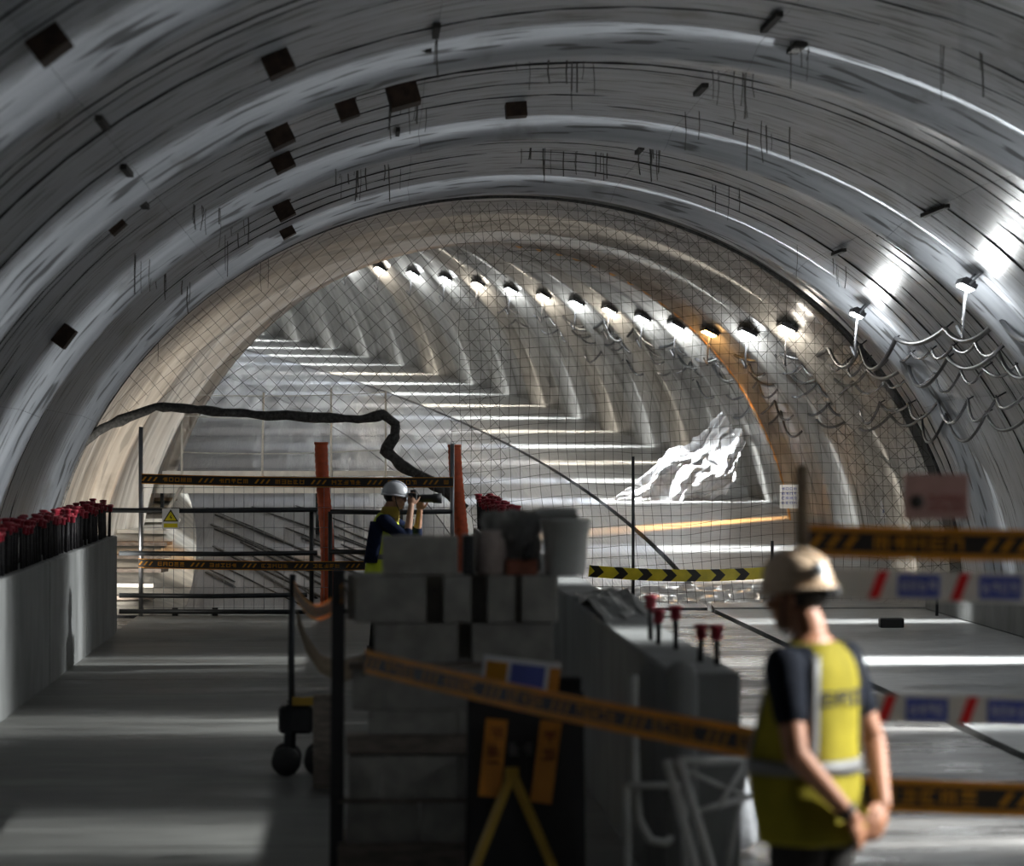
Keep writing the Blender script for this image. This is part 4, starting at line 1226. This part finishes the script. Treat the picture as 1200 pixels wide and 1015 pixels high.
def person(loc, rz, label, spec):
    root = thing('person', loc, label, 'person')
    T = Matrix.Translation(Vector(loc)) @ Matrix.Rotation(rz, 4, 'Z')
    lean = spec.get('lean', 0.0)
    def sp_(z): return spec['spine'](z)
    # torso sections: z, rx, ry, cy
    tor = [(.86, .165, .120, 0), (.95, .172, .128, .005), (1.05, .158, .125, .012), (1.15, .160, .122, .012), (1.26, .172, .122, .004), (1.36, .182, .112, -.006), (1.43, .165, .090, -.012), (1.47, .10, .065, -.01), (1.50, .062, .060, -.005)]
    bel = spec.get('belly', 0.0)
    def torso(grow, z0=-1, z1=9, n=28, pz=0.0):
        out = []
        for z, rx, ry, cy in tor:
            if z < z0 - 1e-6 or z > z1 + 1e-6: continue
            b = bel * math.exp(-((z - 1.03) / .14) ** 2)
            o = sp_(z)
            out.append(ell(z, o[0], o[1] + cy + b * .5, rx + grow + b * .2, ry + grow + b * .5, n))
        return out
    body = MB(); body.loft(torso(0))
    hc = spec['head']; hr = spec['head_rot']
    n0 = sp_(1.47); limb(body, [(n0[0], n0[1] - .005, 1.42), (n0[0] * .5 + hc[0] * .5, n0[1] * .5 + hc[1] * .5 - .02, 1.53), (hc[0], hc[1] - .018, hc[2] - .03)], [.068, .058, .056])
    eyes = []
    head(body, hc, hr, eyes)
    for side in ('l', 'r'):
        A = spec['arm_' + side]
        limb(body, A[:3], [.052, .042, .029])
        hand(body, A[2], A[3], A[4], 1.0, A[5], A[6])
        Lg = spec['leg_' + side]
        limb(body, Lg, [.088, .056, .040]); body.tube([Lg[2], Vector(Lg[2]) + Vector((0, .09, -.035)), Vector(Lg[2]) + Vector((0, .17, -.05))], [.04, .036, .028], 10)
    body.xform(T); bo = remesh(body.build('body', spec['skin'], root), spec['vox'], 2)
    for e in eyes:
        mb = MB(); mb.ball(e, .0115, 10, 8); mb.xform(T); eo = mb.build('eye', M['eye'], root)
        mb = MB(); mb.ball(Vector(e) + hr @ Vector((0, .0075, 0)), .006, 8, 6); mb.xform(T); mb.build('pupil', M['black'], eo)
    # hair under the helmet
    mb = MB(); mb.ball(Vector(hc) + hr @ Vector((0, -.030, .028)), (.082, .088, .088), 18, 12, hr); mb.xform(T); mb.build('hair', M['hair'], root)
    # shirt
    sh = MB(); sh.loft(torso(.010, .86, 1.47))
    for side in ('l', 'r'):
        A = spec['arm_' + side]; s0, e0 = Vector(A[0]), Vector(A[1])
        f = spec['sleeve']
        if f <= 1: limb(sh, [s0, s0.lerp(e0, f)], [.070, .064 - .008 * f])
        else: limb(sh, [s0, e0, e0.lerp(Vector(A[2]), f - 1)], [.070, .056, .046])
    sh.xform(T); remesh(sh.build('shirt', spec['shirt'], root), .009, 4)
    # trousers
    tr_ = MB(); tr_.loft([ell(z, sp_(z)[0], sp_(z)[1] + .005, rx, ry, 28) for z, rx, ry in ((.80, .170, .125), (.88, .184, .138), (1.0, .172, .135))])
    for side in ('l', 'r'):
        Lg = [Vector(p) for p in spec['leg_' + side]]; limb(tr_, [Lg[0], Lg[1], Lg[1].lerp(Lg[2], .94)], [.105, .075, .064])
    tr_.xform(T); remesh(tr_.build('trousers', M['trouser'], root), .011, 4)
    for side in ('l', 'r'):
        f = Vector(spec['leg_' + side][2]); mb = MB()
        rings = []
        for (y, wd, h) in ((-.075, .036, .075), (-.04, .046, .10), (.03, .047, .10), (.10, .048, .07), (.17, .044, .055), (.205, .024, .035)):
            rings.append([Vector((f.x + wd * math.cos(a), f.y + y, .002 + max(0, h * .5 + h * .55 * math.sin(a)))) for a in [2 * PI * k / 16 for k in range(16)]])
        mb.loft(rings); mb.tube([(f.x, f.y - .02, .06), (f.x, f.y - .015, .20)], [.056, .06], 14)
        mb.xform(T); mb.build('boot', M['boot'], root)
    # vest
    vs_ = MB()
    vt = spec['vest']
    secs = []
    for z, rx, ry, cy in ((vt['hem'], .200, .160, .004), (.90, .196, .154, .006), (.98, .184, .144, .01), (1.05, .176, .140, .012), (1.15, .174, .138, .012), (1.26, .182, .136, .004), (1.36, .178, .126, -.006), (1.42, .150, .108, -.012), (1.462, .108, .084, -.012), (1.482, .078, .074, -.01)):
        b = bel * math.exp(-((z - 1.03) / .14) ** 2); o = sp_(z)
        ring = ell(z, o[0], o[1] + cy + b * .5, rx + b * .2 + .008, ry + b * .5 + .008, 36)
        for k, p in enumerate(ring):
            a = 2 * PI * k / 36
            p += (Vector((math.cos(a), math.sin(a), 0))) * (.006 * math.sin(a * 7 + z * 9) if z < 1.2 else .002 * math.sin(a * 5))
        secs.append(ring)
    vs_.loft(secs, 0, True, False); vs_.xform(T); vo = vs_.build('vest', vt['mat'], root)
    so_ = vo.modifiers.new('thick', 'SOLIDIFY'); so_.thickness = .006
    su = vo.modifiers.new('sub', 'SUBSURF'); su.levels = 1; su.render_levels = 1
    def vring(z, g):
        best = None
        S = [(vt['hem'], .200, .160, .004), (.90, .196, .154, .006), (.98, .184, .144, .01), (1.05, .176, .140, .012), (1.15, .174, .138, .012), (1.26, .182, .136, .004), (1.36, .178, .126, -.006), (1.42, .150, .108, -.012), (1.462, .108, .084, -.012)]
        for i in range(len(S) - 1):
            if S[i][0] <= z <= S[i + 1][0]:
                f = (z - S[i][0]) / (S[i + 1][0] - S[i][0]); best = [S[i][j] + (S[i + 1][j] - S[i][j]) * f for j in range(4)]
        z, rx, ry, cy = best; b = bel * math.exp(-((z - 1.03) / .14) ** 2); o = sp_(z)
        return lambda a: ellp(z, o[0], o[1] + cy + b * .5, rx + b * .2 + .008 + g, ry + b * .5 + .008 + g, a)
    def ellp(z, cx, cy, rx, ry, a, p=2.3):
        c, s2 = math.cos(a), math.sin(a)
        return Vector((cx + rx * math.copysign(abs(c) ** (2 / p), c), cy + ry * math.copysign(abs(s2) ** (2 / p), s2), z))
    for z in vt['bands']:
        mb = MB(); lo, hi = vring(z - .024, .009), vring(z + .024, .009)
        li, hi2 = vring(z - .024, .002), vring(z + .024, .002)
        aa = [2 * PI * k / 36 for k in range(36)]
        mb.loft([[li(a) for a in aa], [lo(a) for a in aa], [hi(a) for a in aa], [hi2(a) for a in aa]], 0, True, False); mb.xform(T); mb.build('reflective_band', M['reflect'], vo)
    for a0 in vt['strips']:
        mb = MB(); l_ = []; r_ = []
        zz = [1.09 + (1.44 - 1.09) * k / 9 for k in range(10)]
        vs2 = []
        for z in zz:
            f = vring(z, .010); vs2 += [f(a0 - .13), f(a0 + .13)]
        mb.add(vs2, [(2 * k, 2 * k + 1, 2 * k + 3, 2 * k + 2) for k in range(9)], 0, True); mb.xform(T)
        st = mb.build('reflective_strip', M['reflect'], vo); m2 = st.modifiers.new('thick', 'SOLIDIFY'); m2.thickness = .004
    if vt.get('print'):
        rnd = random.Random(4); mb = MB()
        for k in range(4):
            for qd in glyph(rnd, -.09 + k * .047, .038, 1.27, .05):
                pts = []
                for (u, v) in qd:
                    f = vring(v, .012); pts.append(f(-PI / 2 + u / .13))
                mb.add(pts, [(0, 1, 2, 3)])
        mb.xform(T); tag(mb.build('back_lettering', M['navy'], vo), kind='stuff')
    hm = helmet(root, (T @ Vector(hc)) + Vector((0, 0, .0)), T.to_3x3() @ hr, spec['helmet'], spec.get('knob', True), spec.get('hsc', 1.0))
    return root, T

# man in the foreground: seen from behind his left, hands clasped behind his back
px_ = at(948, 760, 10.1)
X90 = Matrix.Rotation(0, 3, 'X')
m1, T1 = person((px_.x, 10.1, 0), R_(50), 'person seen from behind in beige helmet and yellow vest, hands clasped behind', dict(
    spine=lambda z: (0, -.02 + .03 * (z - 1.0) if z > 1.0 else -.02), belly=.055,
    head=(0.0, .05, 1.625), head_rot=Matrix.Rotation(R_(8), 3, 'Z') @ Matrix.Rotation(R_(-6), 3, 'X'),
    arm_l=[(-.195, -.02, 1.405), (-.245, -.10, 1.12), (-.085, -.215, .905), (.55, -.12, -.82), (.1, -.9, .1), -.45, 1],
    arm_r=[(.195, -.02, 1.405), (.25, -.11, 1.12), (.10, -.23, .93), (-.62, -.12, -.75), (-.1, -.9, .1), -.45, -1],
    leg_l=[(-.095, -.02, .88), (-.11, .0, .48), (-.12, -.03, .09)], leg_r=[(.095, -.02, .88), (.115, .01, .48), (.13, -.03, .09)],
    skin=M['skin'], vox=.006, sleeve=.55, shirt=M['shirt'], helmet=M['helmet'],
    vest=dict(hem=.80, mat=M['hivis'], bands=(1.06,), strips=(-PI / 2 - .85, -PI / 2 + .85, PI / 2 - .8, PI / 2 + .8), print=True)))
mb = MB(); mb.lathe([(.033, -.012), (.037, -.010), (.037, .010), (.033, .012)], (-.10, -.205, .925), 16, Vector((-.16, .115, .21))); mb.xform(T1); mb.build('wristband', M['black'], m1)
mb = MB(); hc1 = T1 @ Vector((0, .05, 1.625)); mb.ball(hc1 + Vector((.06, -.11, .10)), (.026, .02, .026)); mb.build('helmet_lamp', M['sign_w'], m1)

# photographer further down the walkway
p2 = at(443, 640, 29.0)
m2, T2 = person((p2.x, 29.0, 0), R_(-96), 'person in white helmet and navy jacket raising a camera, facing right', dict(
    spine=lambda z: (0, .02 + .16 * max(0, z - 1.0)), belly=.03,
    head=(0.0, .17, 1.625), head_rot=Matrix.Rotation(R_(-4), 3, 'X'),
    arm_l=[(-.20, .09, 1.40), (-.20, .36, 1.26), (-.075, .40, 1.50), (.25, .05, .95), (.9, -.1, -.1), .35, -1],
    arm_r=[(.20, .09, 1.40), (.22, .30, 1.22), (.085, .33, 1.55), (-.25, .05, .95), (-.9, -.1, -.1), .35, 1],
    leg_l=[(-.095, .0, .88), (-.12, .03, .48), (-.14, .0, .09)], leg_r=[(.095, .0, .88), (.12, .02, .48), (.15, -.02, .09)],
    skin=M['skin2'], vox=.007, sleeve=1.25, shirt=M['navy'], helmet=M['helmet_w'], knob=False,
    vest=dict(hem=.84, mat=M['hivis2'], bands=(1.06,), strips=(PI / 2 - .8, PI / 2 + .8))))
mb = MB()
mb.loft([ell(z, 0, .09 + (z - 1.40) * .3, rx, ry, 24) for z, rx, ry in ((1.39, .15, .115), (1.44, .125, .105), (1.49, .095, .095), (1.54, .082, .085))]); mb.xform(T2); mb.build('hood', M['olive'], m2)
for s_ in (-1, 1):
    mb = MB(); mb.loft([ell(z, s_ * .16, .0 + .16 * max(0, z - 1.0) - .05, .055, .075, 14) for z in (1.0, 1.1, 1.2, 1.3, 1.40)])
    mb.xform(T2); mb.build('jacket_panel', M['navy'], m2)
cb = T2 @ Vector((0, .335, 1.625)); cq = T2.to_3x3()
cm = thing('camera', cb - Vector((0, 0, .05)), 'black camera with long lens held to the photographer\'s eye', 'camera')
mb = MB(); mb.box(cb, (.14, .07, .10), cq); mb.box(cb + cq @ Vector((0, .01, .06)), (.06, .06, .04), cq); mb.box(cb + cq @ Vector((.055, .03, 0)), (.035, .04, .09), cq); mb.build('camera_body', M['black'], cm, bevel=.008)
mb = MB(); mb.lathe([(.034, 0), (.036, .05), (.040, .06), (.040, .16), (.046, .17), (.050, .25), (.044, .25)], cb + cq @ Vector((0, .035, -.005)), 20, cq @ Vector((0, 1, 0))); mb.build('lens_barrel', M['black'], cm)
mb = MB(); mb.lathe([(.001, 0), (.042, 0), (.042, .004)], cb + cq @ Vector((0, .27, -.005)), 20, cq @ Vector((0, 1, 0))); mb.build('lens_glass', M['lens'], cm)
mb = MB(); mb.tube([cb + cq @ Vector((-.07, 0, .03)), cb + cq @ Vector((-.10, -.04, -.12)), cb + cq @ Vector((-.03, -.03, -.26)), cb + cq @ Vector((.05, -.03, -.25)), cb + cq @ Vector((.09, -.02, -.1)), cb + cq @ Vector((.07, 0, .03))], .010, 6); mb.build('strap', M['black'], cm)
